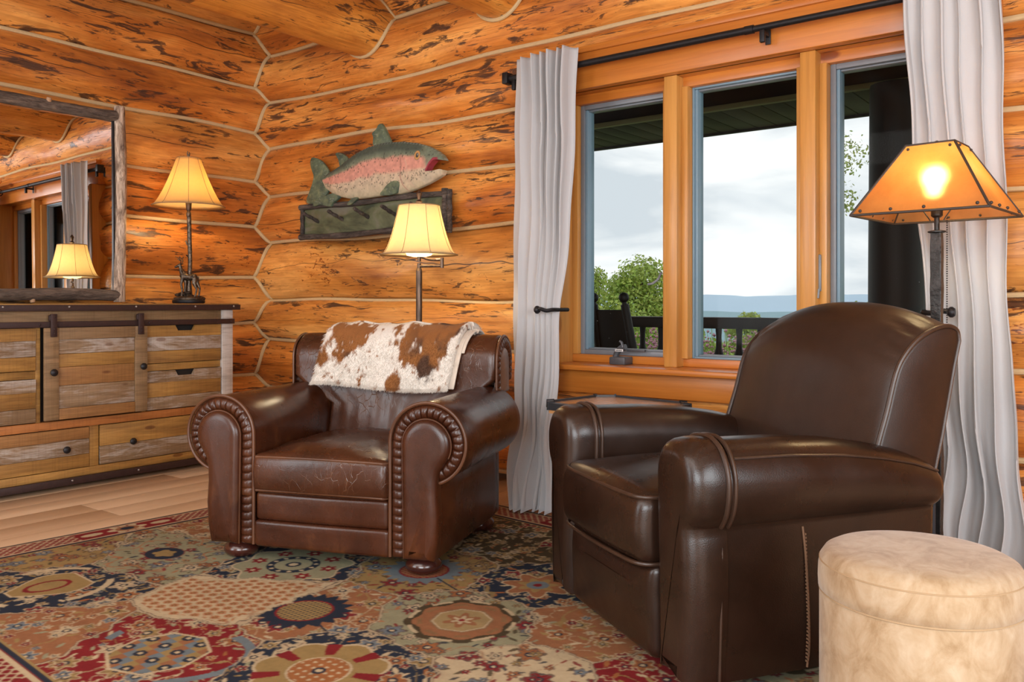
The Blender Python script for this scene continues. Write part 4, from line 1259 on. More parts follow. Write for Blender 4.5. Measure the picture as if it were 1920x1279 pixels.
FINS = {
 'tail_fin': [(-0.346, 0.407), (-0.376, 0.453), (-0.422, 0.494), (-0.484, 0.521), (-0.52, 0.521), (-0.528, 0.488), (-0.51, 0.439), (-0.494, 0.404), (-0.51, 0.351), (-0.547, 0.287), (-0.568, 0.254), (-0.557, 0.23), (-0.494, 0.225), (-0.432, 0.237), (-0.371, 0.273), (-0.351, 0.305), (-0.37, 0.361)],
 'dorsal_fin': [(0.071, 0.53), (0.062, 0.588), (0.052, 0.614), (0.089, 0.635), (0.107, 0.658), (0.134, 0.662), (0.161, 0.632), (0.183, 0.598), (0.21, 0.525)],
 'adipose_fin': [(-0.232, 0.430), (-0.252, 0.48), (-0.281, 0.523), (-0.257, 0.53), (-0.212, 0.516), (-0.164, 0.478), (-0.164, 0.450)],
 'anal_fin': [(-0.212, 0.258), (-0.301, 0.275), (-0.381, 0.26), (-0.453, 0.249), (-0.489, 0.221), (-0.484, 0.204), (-0.412, 0.209), (-0.321, 0.19), (-0.301, 0.208), (-0.252, 0.231)],
 'pelvic_fin': [(-0.05, 0.235), (-0.116, 0.228), (-0.159, 0.198), (-0.15, 0.188), (-0.116, 0.194), (-0.083, 0.212)],
 'pectoral_fin': [(0.315, 0.287), (0.276, 0.303), (0.223, 0.289), (0.179, 0.255), (0.152, 0.229), (0.206, 0.219), (0.276, 0.223), (0.297, 0.239)]}
def tabf(tab):
    xs = [p[0] for p in tab]; zs = [p[1] for p in tab]
    return lambda x: np.interp(x, xs, zs)
fT, fB, fMU, fML = tabf(TOP), tabf(BOT), tabf(MU), tabf(ML)
def fish_patch(x0, x1, ftop, fbot, nx, nz, seal):
    V, Fc = [], []
    xs = np.linspace(x0, x1, nx + 1)
    for i, x in enumerate(xs):
        a, b = float(fbot(x)), float(ftop(x))
        A, B = float(fB(x)), float(fT(x))
        for j in range(nz + 1):
            z = a + (b - a) * j / nz
            q = 2 * (z - (A + B) / 2) / max(1e-3, B - A)
            bul = 0.012 + 0.030 * math.sqrt(max(0, 1 - min(1, abs(q)) ** 2.4)) * min(1, (x + 0.42) / 0.15)
            V.append((x, -0.052 - bul, z))
    n = nz + 1
    for i in range(nx):
        for j in range(nz):
            Fc.append((i * n + j, (i + 1) * n + j, (i + 1) * n + j + 1, i * n + j + 1))
    m = len(V)
    V += [(v[0], -0.045, v[2]) for v in V]
    for i in range(nx):
        Fc.append((i * n, m + i * n, m + (i + 1) * n, (i + 1) * n))
        Fc.append((i * n + nz, (i + 1) * n + nz, m + (i + 1) * n + nz, m + i * n + nz))
    for j in range(nz):
        Fc.append((j, j + 1, m + j + 1, m + j))
        Fc.append((nx * n + j, m + nx * n + j, m + nx * n + j + 1, nx * n + j + 1))
    for i in range(nx):
        for j in range(nz):
            Fc.append((m + i * n + j, m + i * n + j + 1, m + (i + 1) * n + j + 1, m + (i + 1) * n + j))
    return V, Fc
fish = join(fish_patch(-0.400, 0.529, fT, fB, 230, 90, 0), fish_patch(0.529, 0.661, fT, fMU, 40, 40, 0), fish_patch(0.529, 0.653, fML, fB, 36, 28, 0))
P = np.array(fish[0])
X, Z = P[:, 0], P[:, 2]
zt, zb = fT(X), fB(X)
q = np.clip((Z - zb) / np.maximum(zt - zb, 0.01), 0, 1)
nz1 = fbm(X * 14, Z * 14, 2, 4) - 0.5
nz2 = fbm(X * 60, Z * 60, 5, 3) - 0.5
def lerp(a, b, t): return a + (b - a) * np.clip(t, 0, 1)[:, None]
gr = np.array((0.068, 0.095, 0.075)); gr2 = np.array((0.19, 0.235, 0.16)); pk = np.array((0.62, 0.30, 0.23)); cr2 = np.array((0.56, 0.46, 0.33))
c = np.tile(cr2, (len(X), 1))
nz1 = nz1 * 0.4
c = lerp(c, np.array((0.42, 0.40, 0.26)), (0.30 - q) * 2.5 + nz1)
c = lerp(c, pk, (q - 0.36 + 0.25 * nz1) * 14)
c = lerp(c, gr2, (q - 0.67 + 0.25 * nz1) * 14)
c = lerp(c, gr, (q - 0.74 + 0.3 * nz1) * 8)
head = np.clip((X - 0.50 - 0.3 * (0.40 - Z)) * 30, 0, 1)
c = lerp(c, np.array((0.17, 0.21, 0.15)), head * np.clip((Z - 0.335) * 25 + 0.2, 0, 1) * 0.9)
c = lerp(c, np.array((0.50, 0.44, 0.33)), np.clip((X - 0.46) * 20, 0, 1) * np.clip((0.335 - Z) * 40, 0, 1))
# gill line
gx = np.interp(Z, [0.22, 0.24, 0.273, 0.323, 0.384, 0.44], [0.40, 0.37, 0.34, 0.323, 0.332, 0.323])
gd = np.abs(X - gx)
c = lerp(c, np.array((0.34, 0.16, 0.13)), (1 - gd / 0.007) * (Z < 0.45))
c = lerp(c, np.array((0.55, 0.38, 0.30)), (1 - np.abs(X - gx - 0.055 - 0.2 * (0.33 - Z)) / 0.010) * 0.6 * (Z < 0.42))
# spots in the two bands
rs = np.random.RandomState(7)
sp = np.zeros(len(X))
for _ in range(300):
    sx = rs.uniform(-0.36, 0.60)
    band = rs.rand() < 0.6
    qq = rs.normal(0.30, 0.09) if band else rs.normal(0.70, 0.055)
    if sx > 0.36: qq = rs.normal(0.78, 0.05) if not band else rs.normal(0.3, 0.06)
    sz = fB(sx) + qq * (fT(sx) - fB(sx))
    r_ = rs.uniform(0.002, 0.0042)
    sp = np.maximum(sp, 1.4 - np.hypot((X - sx), (Z - sz) * 0.8) / r_)
c = lerp(c, np.array((0.035, 0.035, 0.030)), sp)
# eye
er = np.hypot((X - 0.461) * 1.15, Z - 0.433)
c = lerp(c, np.array((0.10, 0.10, 0.08)), (0.030 - er) * 400)
c = lerp(c, np.array((0.56, 0.30, 0.10)), (0.027 - er) * 500)
c = lerp(c, np.array((0.05, 0.05, 0.045)), (0.015 - er) * 500)
c = lerp(c, np.array((0.25, 0.26, 0.24)), (0.007 - np.hypot(X - 0.466, Z - 0.437)) * 800)
# red mouth lining along the upper jaw edge
mu = np.interp(X, [p[0] for p in MU], [p[1] for p in MU])
c = lerp(c, np.array((0.30, 0.035, 0.06)), ((X > 0.522) & (Z > 0.334)) * (0.014 - np.abs(Z - mu - 0.004)) * 300 * np.clip((0.625 - X) * 30, 0, 1))
c = c * (1 + 0.5 * nz2[:, None])
edge = np.clip((q - 0.955) * 40, 0, 1) * (np.sin(X * 260) > 0.2)
c = lerp(c, np.array((0.32, 0.37, 0.35)), edge * 0.55)
M['trout'] = m_vcol('painted_trout', 'paint', 0.5, 160, 0.25, 0.003)
C4 = np.concatenate([np.clip(c, 0.004, 1), np.ones((len(c), 1))], 1)
O('trout_body', fish, M['trout'], cr_, 50, {'paint': ('FLOAT_COLOR', C4)})
g = G('painted_fin_green', 0.55)
v = g.obj()
a = g.noise(g.map(v, (30, 30, 90)), 1, 3, 0.6, 0.5)
b = g.noise(v, 22, 3)
cc = g.ramp(b, [(0.35, (0.055, 0.085, 0.062)), (0.6, (0.13, 0.17, 0.10)), (0.75, (0.28, 0.30, 0.16))])
cc = g.mix(g.ramp(a, [(0.60, 0.0), (0.68, 0.5)]), cc, (0.34, 0.40, 0.34))
M['fin'] = g.set(col=cc, nrm=g.bump(a, 0.5, 0.004))
def plate(out, y0, y1, bev=0.004):
    n = len(out)
    pts = smooth_path([(p[0], 0, p[1]) for p in out], 3, True)
    cx = sum(p[0] for p in pts) / len(pts); cz = sum(p[2] for p in pts) / len(pts)
    rings = []
    for (yy, s) in ((y1, 1.0), (y0 + bev, 1.0), (y0, 0.95)):
        rings.append([(cx + (p[0] - cx) * s, yy, cz + (p[2] - cz) * s) for p in pts])
    return loft(rings)
for nm, out in FINS.items():
    yy = -0.095 if nm == 'pectoral_fin' else (-0.075 if nm in ('anal_fin', 'pelvic_fin') else -0.064)
    O(nm, plate(out, yy, yy + 0.018), M['fin'], cr_, 40)
# twig frame, backboard, pegs
g = G('painted_backboard', 0.7)
v = g.obj()
a = g.noise(g.map(v, (3, 3, 8)), 1, 4, 0.6, 0.6)
M['backboard'] = g.set(col=g.ramp(a, [(0.34, (0.045, 0.055, 0.030)), (0.52, (0.13, 0.145, 0.075)), (0.68, (0.21, 0.20, 0.17))]), nrm=g.bump(a, 0.2, 0.003))
M['twig'] = m_bark('dark_painted_twig', (0.035, 0.028, 0.024), (0.075, 0.060, 0.052), (0.14, 0.12, 0.105), 0)
O('back_board', rbox(-0.635, 0.655, -0.030, -0.012, 0.0, 0.212, 0.003), M['backboard'], cr_)
def twig(p0, p1, r, seed, nm='frame_twig'):
    p0, p1 = Vector(p0), Vector(p1)
    rs = random.Random(seed)
    n = 26
    pts, rr = [], []
    for i in range(n + 1):
        t = i / n
        p = p0.lerp(p1, t) + Vector((0, rs.uniform(-.0015, .0015), 0.004 * math.sin(9 * t + seed))) * (1 if abs((p1 - p0).x) > 0.2 else 0.3)
        pts.append(p)
        rr.append(r * (1 + 0.10 * math.sin(17 * t + seed) + rs.uniform(-.05, .05)))
    return O(nm, tube(pts, rr, 10), M['twig'], cr_, 60)
twig((-0.648, -0.045, 0.205), (0.66, -0.045, 0.205), 0.017, 1)
twig((-0.648, -0.045, 0.010), (0.66, -0.045, 0.010), 0.019, 2)
twig((-0.632, -0.043, 0.0), (-0.632, -0.043, 0.215), 0.014, 3)
twig((0.632, -0.043, -0.01), (0.632, -0.043, 0.232), 0.018, 4)
twig((0.660, -0.035, -0.02), (0.660, -0.035, 0.225), 0.016, 5)
for k in range(6):
    px_ = -0.487 + 0.236 * k
    if px_ < 0.6:
        twig((px_, -0.02, 0.105), (px_ + 0.004, -0.150, 0.152), 0.0115, 10 + k, 'peg')

# ================================================================== worn brown club chair with rolled arms
M['leather_a'] = m_leather('worn_cognac_leather', (0.030, 0.0076, 0.0030), (0.066, 0.0190, 0.0068), (0.19, 0.062, 0.013), (0.22, 0.38), 0.5, 0.45, 0.0, 7)
M['leather_a_seat'] = m_leather('creased_cognac_leather', (0.032, 0.0095, 0.0038), (0.066, 0.0210, 0.0082), (0.20, 0.095, 0.045), (0.20, 0.36), 1.0, 0.22, 0.36, 9)
M['welt_a'] = m_leather('cognac_piping', (0.065, 0.023, 0.009), (0.12, 0.045, 0.017), (0.20, 0.09, 0.035), (0.35, 0.5), 0.2, 0.3)
M['foot_a'] = m_wood('dark_cherry_foot', (0.030, 0.007, 0.005), (0.055, 0.014, 0.009), 0.2, 2, 30, 0, 0.6)
ca = thing('leather_armchair', 'worn reddish-brown leather club chair with rolled pleated arms and a cowhide throw', 'armchair', (-2.50, 2.07, 0.0135), R(20.97))
def normals2(pts, closed=True):
    n = len(pts)
    out = []
    for i in range(n):
        a = pts[i - 1] if (closed or i > 0) else pts[i]
        b = pts[(i + 1) % n] if (closed or i < n - 1) else pts[i]
        dx, dz = b[0] - a[0], b[1] - a[1]
        l = math.hypot(dx, dz) or 1
        out.append((dz / l, -dx / l))
    return out
def area2(p): return 0.5 * sum(p[i - 1][0] * p[i][1] - p[i][0] * p[i - 1][1] for i in range(len(p)))
def inset2(pts, d):
    s = 1 if area2(pts) > 0 else -1
    nn = normals2(pts)
    return [(p[0] - n[0] * d * s, p[1] - n[1] * d * s) for p, n in zip(pts, nn)]
def arc(c, r, a0, a1, n):
    return [(c[0] + r * math.cos(R(a0 + (a1 - a0) * i / n)), c[1] + r * math.sin(R(a0 + (a1 - a0) * i / n))) for i in range(n + 1)]
def line2(p, q, n):
    return [(p[0] + (q[0] - p[0]) * i / n, p[1] + (q[1] - p[1]) * i / n) for i in range(n)]
AC, AR, KR = (0.430, 0.482), 0.146, 0.094
ARM = line2((0.284, 0.066), (0.284, 0.482), 12) + arc(AC, AR, 180, -72, 40) + [(0.4685, 0.335), (0.470, 0.30), (0.476, 0.22), (0.472, 0.13)] + line2((0.460, 0.066), (0.284, 0.066), 5)
KEY = line2((0.342, 0.066), (0.336, 0.478), 10) + arc((AC[0], 0.478), KR, 180, -28, 30) + [(0.498, 0.412), (0.482, 0.385), (0.475, 0.35), (0.474, 0.30), (0.480, 0.22), (0.474, 0.13)] + line2((0.461, 0.066), (0.342, 0.066), 4)
def mirror_u(vf): return [(-v[0], v[1], v[2]) for v in vf[0]], [tuple(reversed(f)) for f in vf[1]]
def extr(out, vs):
    rings = []
    for (v, ins) in vs:
        o2 = inset2(out, ins) if ins else out
        rings.append([(p[0], v, p[1]) for p in o2])
    return loft(rings)
def pleats(outer, inner, npl, v0, dep, along=9):
    """gathered strip between two matching lines"""
    n = len(outer)
    # resample by length
    L = [0]
    for i in range(1, n):
        L.append(L[-1] + math.hypot(outer[i][0] - outer[i - 1][0], outer[i][1] - outer[i - 1][1]))
    T = np.linspace(0, L[-1], npl * along + 1)
    ou = np.stack([np.interp(T, L, [p[k] for p in outer]) for k in (0, 1)], 1)
    inn = np.stack([np.interp(T, L, [p[k] for p in inner]) for k in (0, 1)], 1)
    rows = []
    m = 7
    rs = random.Random(int(n * 10))
    jit = [rs.uniform(0.5, 1.2) for _ in range(npl + 2)]
    for j in range(m + 1):
        t = j / m
        row = []
        for i in range(len(T)):
            f = (i / along)
            fr = f - math.floor(f)
            k = jit[int(f)]
            ridge = abs(math.sin(PI * fr)) ** 0.3
            ridge = 1 - (1 - ridge) * k * (0.5 + 0.5 * t)
            puff = math.sin(PI * t) ** 0.6
            y = v0 - dep * (0.35 + 0.65 * ridge) * puff
            row.append((ou[i][0] + (inn[i][0] - ou[i][0]) * t, y, ou[i][1] + (inn[i][1] - ou[i][1]) * t))
        rows.append(row)
    return loft(rows, closed=False, caps=False)
n1 = 14
band_out = line2((0.288, 0.066), (0.288, 0.482), n1) + arc(AC, AR - 0.006, 180, -72, 34)
band_in = line2((0.346, 0.066), (0.340, 0.478), n1) + arc((AC[0], 0.478), KR - 0.004, 180, -66, 34)
arm_vf = extr(ARM, [(0.018, 0.008), (0.022, 0.003), (0.03, 0.0), (0.2, 0), (0.4, 0), (0.55, 0), (0.66, 0), (0.70, 0.0), (0.712, 0.006), (0.718, 0.018)])
key_vf = extr(KEY, [(0.03, 0.0), (0.004, 0.0), (-0.006, 0.003), (-0.013, 0.010), (-0.017, 0.020), (-0.019, 0.034)])
pl_vf = pleats(band_out, band_in, 34, 0.020, 0.017)
welt_path = [(p[0], 0.012, p[1]) for p in line2((0.284, 0.066), (0.284, 0.482), 12) + arc(AC, AR, 180, -72, 40)]
welt_in = [(p[0], 0.002, p[1]) for p in line2((0.342, 0.066), (0.336, 0.478), 10) + arc((AC[0], 0.478), KR, 180, -28, 30)]
for sx in (1, -1):
    f = (lambda vf: vf) if sx > 0 else mirror_u
    arm = O('arm', f(arm_vf), M['leather_a'], ca, 50)
    O('arm_front', f(key_vf), M['leather_a'], arm, 50)
    O('pleated_band', f(pl_vf), M['leather_a'], arm, 75)
    O('piping', f(tube(welt_path, 0.0065, 8)), M['welt_a'], arm)
    O('piping', f(tube(welt_in, 0.003, 6)), M['welt_a'], arm)
O('base', rbox(-0.455, 0.455, 0.05, 0.75, 0.062, 0.26, 0.01), M['leather_a'], ca)
def bowed(amt):
    return lambda x, y, z: (x, y - (amt * (1 - (x / 0.28) ** 2) if y < 0.03 else 0), z)
O('front_rail', rbox(-0.278, 0.278, 0.012, 0.10, 0.158, 0.268, 0.018, (16, 1, 4), 3, bowed(0.006)), M['leather_a'], ca, 60)
O('front_rail', rbox(-0.280, 0.280, 0.006, 0.10, 0.060, 0.160, 0.014, (16, 1, 4), 3, bowed(0.006)), M['leather_a'], ca, 60)
def seat_def(x, y, z):
    t = max(0.0, (z - 0.36) / 0.06)
    uu = min(1, abs(x / 0.28)); vv = min(1, abs((y - 0.31) / 0.33))
    z2 = z + 0.055 * min(1, t) * (1 - uu ** 2.5) * (1 - vv ** 3.0)
    w = float(fbm(np.array([x * 9]), np.array([y * 9]), 3, 2)[0]) - 0.5
    z2 += 0.012 * w * min(1, t)
    y2 = y - (0.016 * (1 - (x / 0.29) ** 2) if y < 0.15 else 0) - (0.008 * math.sin(PI * min(1, max(0, (z - 0.268) / 0.14))) if y < 0.05 else 0)
    return (x, y2, z2)
O('seat_cushion', rbox(-0.281, 0.281, -0.004, 0.62, 0.266, 0.412, 0.024, (28, 30, 6), 4, seat_def), M['leather_a_seat'], ca, 80)
for zz_ in (0.402, 0.276):
    pts = [(-0.279, 0.30, zz_)] + [(-0.279, 0.05, zz_)] + [(-0.276 + 0.012, 0.0, zz_)] + [(xx, 0.0 - 0.016 * (1 - (xx / 0.29) ** 2), zz_ + (0.006 * (1 - (xx / 0.28) ** 2))) for xx in np.linspace(-0.25, 0.25, 15)] + [(0.276 - 0.012, 0.0, zz_)] + [(0.279, 0.05, zz_), (0.279, 0.30, zz_)]
    O('cushion_piping', tube(smooth_path(pts, 3), 0.0052, 8), M['welt_a'], ca)
# back: reclined, rolling over at the top
BP = [(0.560, 0.30), (0.575, 0.36), (0.592, 0.45), (0.612, 0.54), (0.630, 0.60), (0.636, 0.66), (0.637, 0.715)] + arc((0.746, 0.736), 0.110, 172, 0, 16) + [(0.850, 0.67), (0.82, 0.60), (0.775, 0.52), (0.765, 0.30)]
def hw(z): 
    t = min(1, max(0, (z - 0.565) / 0.06))
    t = t * t * (3 - 2 * t)
    return 0.286 + (0.487 - 0.286) * t
rings = []
us = [-1, -0.992, -0.975, -0.95] + list(np.linspace(-0.92, 0.92, 27)) + [0.95, 0.975, 0.992, 1]
for uN in us:
    e = max(0, (abs(uN) - 0.95) / 0.05)
    ins = 0.02 * (1 - math.sqrt(max(0, 1 - e * e)))
    o2 = inset2(BP, ins) if ins > 0 else BP
    ring = []
    for p in o2:
        puff = -0.012 * math.cos(uN * PI / 2) if p[0] < 0.66 else 0
        wr = 0.004 * math.sin(26 * uN + 3 * math.sin(9 * p[1])) * (1 if (p[0] < 0.65 and p[1] < 0.64) else 0)
        ring.append((uN * hw(p[1]), p[0] + puff + wr * 0.6, p[1] + 0.006 * math.cos(uN * PI / 2) * (1 if p[1] > 0.8 else 0)))
    rings.append(ring)
back = O('backrest', loft(rings), M['leather_a_seat'], ca, 60)
bo = [(p[0], p[1]) for p in arc((0.746, 0.736), 0.106, 180, 0, 26)]
bo = line2((0.640, 0.595), (0.640, 0.736), 8) + bo + line2((0.852, 0.736), (0.842, 0.65), 5) + [(0.842, 0.65)]
bi = line2((0.684, 0.595), (0.684, 0.736), 8) + arc((0.746, 0.730), 0.060, 180, 0, 26) + line2((0.806, 0.730), (0.806, 0.64), 5) + [(0.806, 0.64)]
bp = pleats(bo, bi, 20, 0.0, 0.016)
inner = line2((0.684, 0.595), (0.684, 0.73), 6) + arc((0.745, 0.730), 0.062, 180, 0, 18) + line2((0.807, 0.73), (0.807, 0.595), 6) + [(0.807, 0.595)]
M['back_end'] = m_leather('back_end_lit_leather', (0.10, 0.045, 0.025), (0.16, 0.085, 0.055), (0.25, 0.16, 0.11), (0.28, 0.42), 0.3, 0.3)  # paler than the chair leather: reflected light painted into the end panels
for sx in (1, -1):
    def side(vf):
        V2 = [(sx * (0.485 - v[1]), v[0], v[2]) for v in vf[0]]
        return V2, [tuple(reversed(f)) for f in vf[1]] if sx > 0 else vf[1]
    O('pleated_band', side(bp), M['leather_a'], back, 75)
    O('end_panel', side(extr(inner, [(0.02, 0.0), (-0.004, 0.0), (-0.009, 0.004), (-0.012, 0.012)])), M['back_end'], back, 50)
    O('piping', side(tube([(p[0], -0.004, p[1]) for p in bo], 0.0055, 8)), M['welt_a'], back)
O('outer_back', rbox(-0.462, 0.462, 0.69, 0.775, 0.062, 0.62, 0.02, (4, 1, 4), 3), M['leather_a'], ca, 60)
foot0 = None
for (fx, fy) in ((-0.385, 0.085), (0.385, 0.085), (-0.39, 0.70), (0.39, 0.70)):
    f = O('foot', lathe([(0.045, 0.0), (0.060, 0.008), (0.068, 0.022), (0.066, 0.038), (0.052, 0.052), (0.045, 0.066)], 24, (fx, fy, 0)), M['foot_a'], ca, 60)

# ------------------------------------------------ cowhide throw over the back
path = [(0.874, 0.66), (0.872, 0.74)] + arc((0.746, 0.742), 0.122, 5, 172, 16) + [(0.612, 0.70), (0.607, 0.66), (0.600, 0.615)]
path = [np.array(p) for p in path]
Lp = [0.0]
for a, b in zip(path[:-1], path[1:]): Lp.append(Lp[-1] + float(np.hypot(*(b - a))))
PL = Lp[-1]
def at_path(s):
    s = min(max(s, 0), PL)
    p = np.array([np.interp(s, Lp, [q[k] for q in path]) for k in (0, 1)])
    s0, s1 = max(0, s - 0.01), min(PL, s + 0.01)
    a = np.array([np.interp(s0, Lp, [q[k] for q in path]) for k in (0, 1)])
    b = np.array([np.interp(s1, Lp, [q[k] for q in path]) for k in (0, 1)])
    d = (b - a) / max(1e-6, np.hypot(*(b - a)))
    return p, np.array((-d[1], d[0]))
PRM = []
s_top = 0.25
def throw_map(u, s, t):
    f = min(1.0, max(0.0, (s - s_top) / (PL - s_top)))
    p, n = at_path(s)
    if n[0] > 0 and s > PL * 0.5: n = -n
    if s <= PL * 0.5 and n[1] < 0 and n[0] < 0: n = -n
    left = -0.285 - 0.075 * f
    right = 0.352 - 0.062 * f
    x = left + (right - left) * (u + 0.5)
    w = 0.004 * math.sin(14 * u + 7 * f) + 0.003 * math.sin(31 * u - 5 * f) + 0.006 * f * math.sin(9 * u + 1)
    p = p + n * (t + w)
    return (x, p[0], p[1] - 0.012 * f * math.sin(5 * u + 0.5))
def throw_def(u, s, t):
    PRM.append((u, s, t))
    return throw_map(u, s, t)
tv = rbox(-0.5, 0.5, 0.0, PL, 0.006, 0.034, 0.012, (150, 70, 1), 3, throw_def)
prm = np.array(PRM)
def hide_color(u, s):
    un = u + 0.5
    f = (s - s_top) / (PL - s_top)
    n1 = fbm(un * 9, f * 5, 11, 4) - 0.5
    n2 = fbm(un * 34, f * 20, 14, 3)
    n3 = fbm(un * 45, f * 16, 17, 3) - 0.5
    def blob(cx, cy, rx, ry): return 1 - np.hypot((un - cx) / rx, (f - cy) / ry) + 1.5 * n1 + 0.9 * n3
    m = np.maximum.reduce([blob(0.165, 0.40, 0.155, 0.27), blob(0.77, 0.30, 0.19, 0.36), blob(0.80, 0.62, 0.10, 0.20), blob(0.035, 0.68, 0.07, 0.13), blob(0.60, 0.90, 0.065, 0.11), blob(0.42, 0.05, 0.06, 0.09), blob(0.70, -0.3, 0.2, 0.2), blob(0.25, -0.4, 0.2, 0.2)])
    spk = (n2 - 0.70) * 14
    m = np.clip(np.maximum(m * 5, spk), 0, 1)
    dk = np.clip((fbm(un * 14, f * 5, 31, 3) - 0.45) * 6, 0, 1) * np.clip((un - 0.6) * 6, 0, 1) + np.clip(1 - np.hypot((un - 0.23) / 0.07, (f - 0.62) / 0.07), 0, 1)
    white = np.array((0.72, 0.68, 0.61)); br = np.array((0.25, 0.095, 0.022)); bd = np.array((0.075, 0.033, 0.016))
    b = br + (bd - br) * np.clip(dk, 0, 1)[:, None]
    c = white + (b - white) * m[:, None]
    return c * (0.9 + 0.2 * fbm(un * 60, f * 30, 8, 2))[:, None]
hc = hide_color(prm[:, 0], prm[:, 1])
M['hide'] = m_vcol('cowhide_plush', 'paint', 0.9, 300, 0.5, 0.004, 0.0)
throw = thing('cowhide_throw', 'folded brown and white cowhide-print throw draped over the club chair back', 'throw', (-2.50, 2.07, 0.0135), R(20.97))
O('throw_cloth', tv, M['hide'], throw, 180, {'paint': ('FLOAT_COLOR', np.concatenate([hc, np.ones((len(hc), 1))], 1))})
rs = np.random.RandomState(4)
N = 24000
uu, ss = rs.uniform(-0.5, 0.5, N), rs.uniform(0.10, PL, N)
edge = rs.rand(N) < 0.16
ss[edge] = PL - rs.uniform(0, 0.012, edge.sum())
e2 = rs.rand(N) < 0.06
uu[e2] = np.sign(uu[e2]) * rs.uniform(0.485, 0.5, e2.sum())
fc = hide_color(uu, ss)
V, Fc, C = [], [], []
for i in range(N):
    a = Vector(throw_map(uu[i], ss[i], 0.031))
    b = Vector(throw_map(uu[i], ss[i], 0.042))
    nrm = (b - a).normalized()
    dn = Vector((rs.normal(0, 0.5), -0.05, -1.0))
    tip = a + (nrm * 0.5 + dn * 0.6).normalized() * rs.uniform(0.010, 0.022)
    sd = nrm.cross(tip - a).normalized() * 0.0011
    k = len(V)
    V += [tuple(a - sd), tuple(a + sd), tuple(tip)]
    Fc.append((k, k + 1, k + 2))
    cc = fc[i] * rs.uniform(0.85, 1.1)
    C += [(cc[0], cc[1], cc[2], 1)] * 3
fur = O('fur', (V, Fc), M['hide'], throw, 0, {'paint': ('FLOAT_COLOR', C)})
fur['kind'] = 'stuff'
# second folded layer seen along the right edge
def fold_def(u, s, t):
    f = min(1.0, max(0.0, (s - s_top) / (PL - s_top)))
    p, n = at_path(s)
    if n[0] > 0 and s > PL * 0.5: n = -n
    if s <= PL * 0.5 and n[1] < 0 and n[0] < 0: n = -n
    x = 0.345 - 0.055 * f + u
    p = p + n * t
    return (x, p[0], p[1] - 0.004)
M['hide_fold'] = m_plain('throw_backing_plush', (0.60, 0.52, 0.43), 0.9, 0, 0.25, 30, 0.3, 0.2)
O('folded_layer', rbox(-0.05, 0.022, 0.03, PL - 0.004, 0.004, 0.013, 0.004, (2, 40, 1), 2, fold_def), M['hide_fold'], throw, 60)
O('folded_layer', rbox(-0.06, 0.034, 0.0, PL - 0.16, 0.001, 0.008, 0.003, (2, 40, 1), 2, fold_def), M['hide_fold'], throw, 60)

# ================================================================== dark recliner
M['leather_b'] = m_leather('dark_espresso_leather', (0.014, 0.0064, 0.0037), (0.0245, 0.0112, 0.0066), (0.052, 0.024, 0.014), (0.24, 0.36), 0.25, 0.08, 0.0, 5)
M['welt_b'] = m_leather('espresso_piping', (0.030, 0.015, 0.009), (0.050, 0.026, 0.016), (0.08, 0.042, 0.026), (0.3, 0.42), 0.2, 0.3)
M['stitch'] = m_plain('tan_stitching', (0.16, 0.085, 0.045), 0.7)
cb = thing('leather_recliner', 'dark espresso leather recliner with pillow arms in front of the window', 'armchair', (-1.29, 2.2, 0.0135), R(-32.26))
UP = [(p[0], p[2]) for p in smooth_path([(0.266, 0, 0.50), (0.267, 0, 0.56), (0.284, 0, 0.606), (0.310, 0, 0.633), (0.352, 0, 0.6425), (0.402, 0, 0.641), (0.446, 0, 0.615), (0.473, 0, 0.562), (0.476, 0, 0.508), (0.466, 0, 0.462), (0.450, 0, 0.434), (0.442, 0, 0.424)], 4)]
ARMB = line2((0.272, 0.028), (0.266, 0.50), 8) + UP + line2((0.440, 0.41), (0.432, 0.028), 6) + line2((0.430, 0.028), (0.272, 0.028), 4)
def ztop(v): return float(np.interp(v, [0, 0.25, 0.42, 0.56, 0.66, 0.73, 0.76], [0.640, 0.636, 0.624, 0.602, 0.578, 0.552, 0.540]))
def arm_ring(v, ins=0.0):
    o2 = inset2(ARMB, ins) if ins else ARMB
    k = (ztop(max(0, v)) - 0.424) / (0.645 - 0.424)
    return [(p[0], v, p[1] if p[1] < 0.424 else 0.424 + (p[1] - 0.424) * k) for p in o2]
armb = loft([arm_ring(v) for v in np.linspace(0.055, 0.735, 26)] + [arm_ring(0.75, 0.006), arm_ring(0.758, 0.02)])
FR = line2((0.282, 0.028), (0.266, 0.50), 8) + UP + [(0.448, 0.40), (0.452, 0.34), (0.452, 0.26), (0.446, 0.14)] + line2((0.436, 0.028), (0.282, 0.028), 4)
bol = extr(FR, [(0.07, 0.004), (0.05, 0.0), (0.015, 0.0), (-0.008, 0.003), (-0.024, 0.010), (-0.036, 0.020), (-0.043, 0.032), (-0.046, 0.046)])
wl1 = [(p[0], 0.052, p[1]) for p in line2((0.272, 0.20), (0.266, 0.50), 6) + UP]
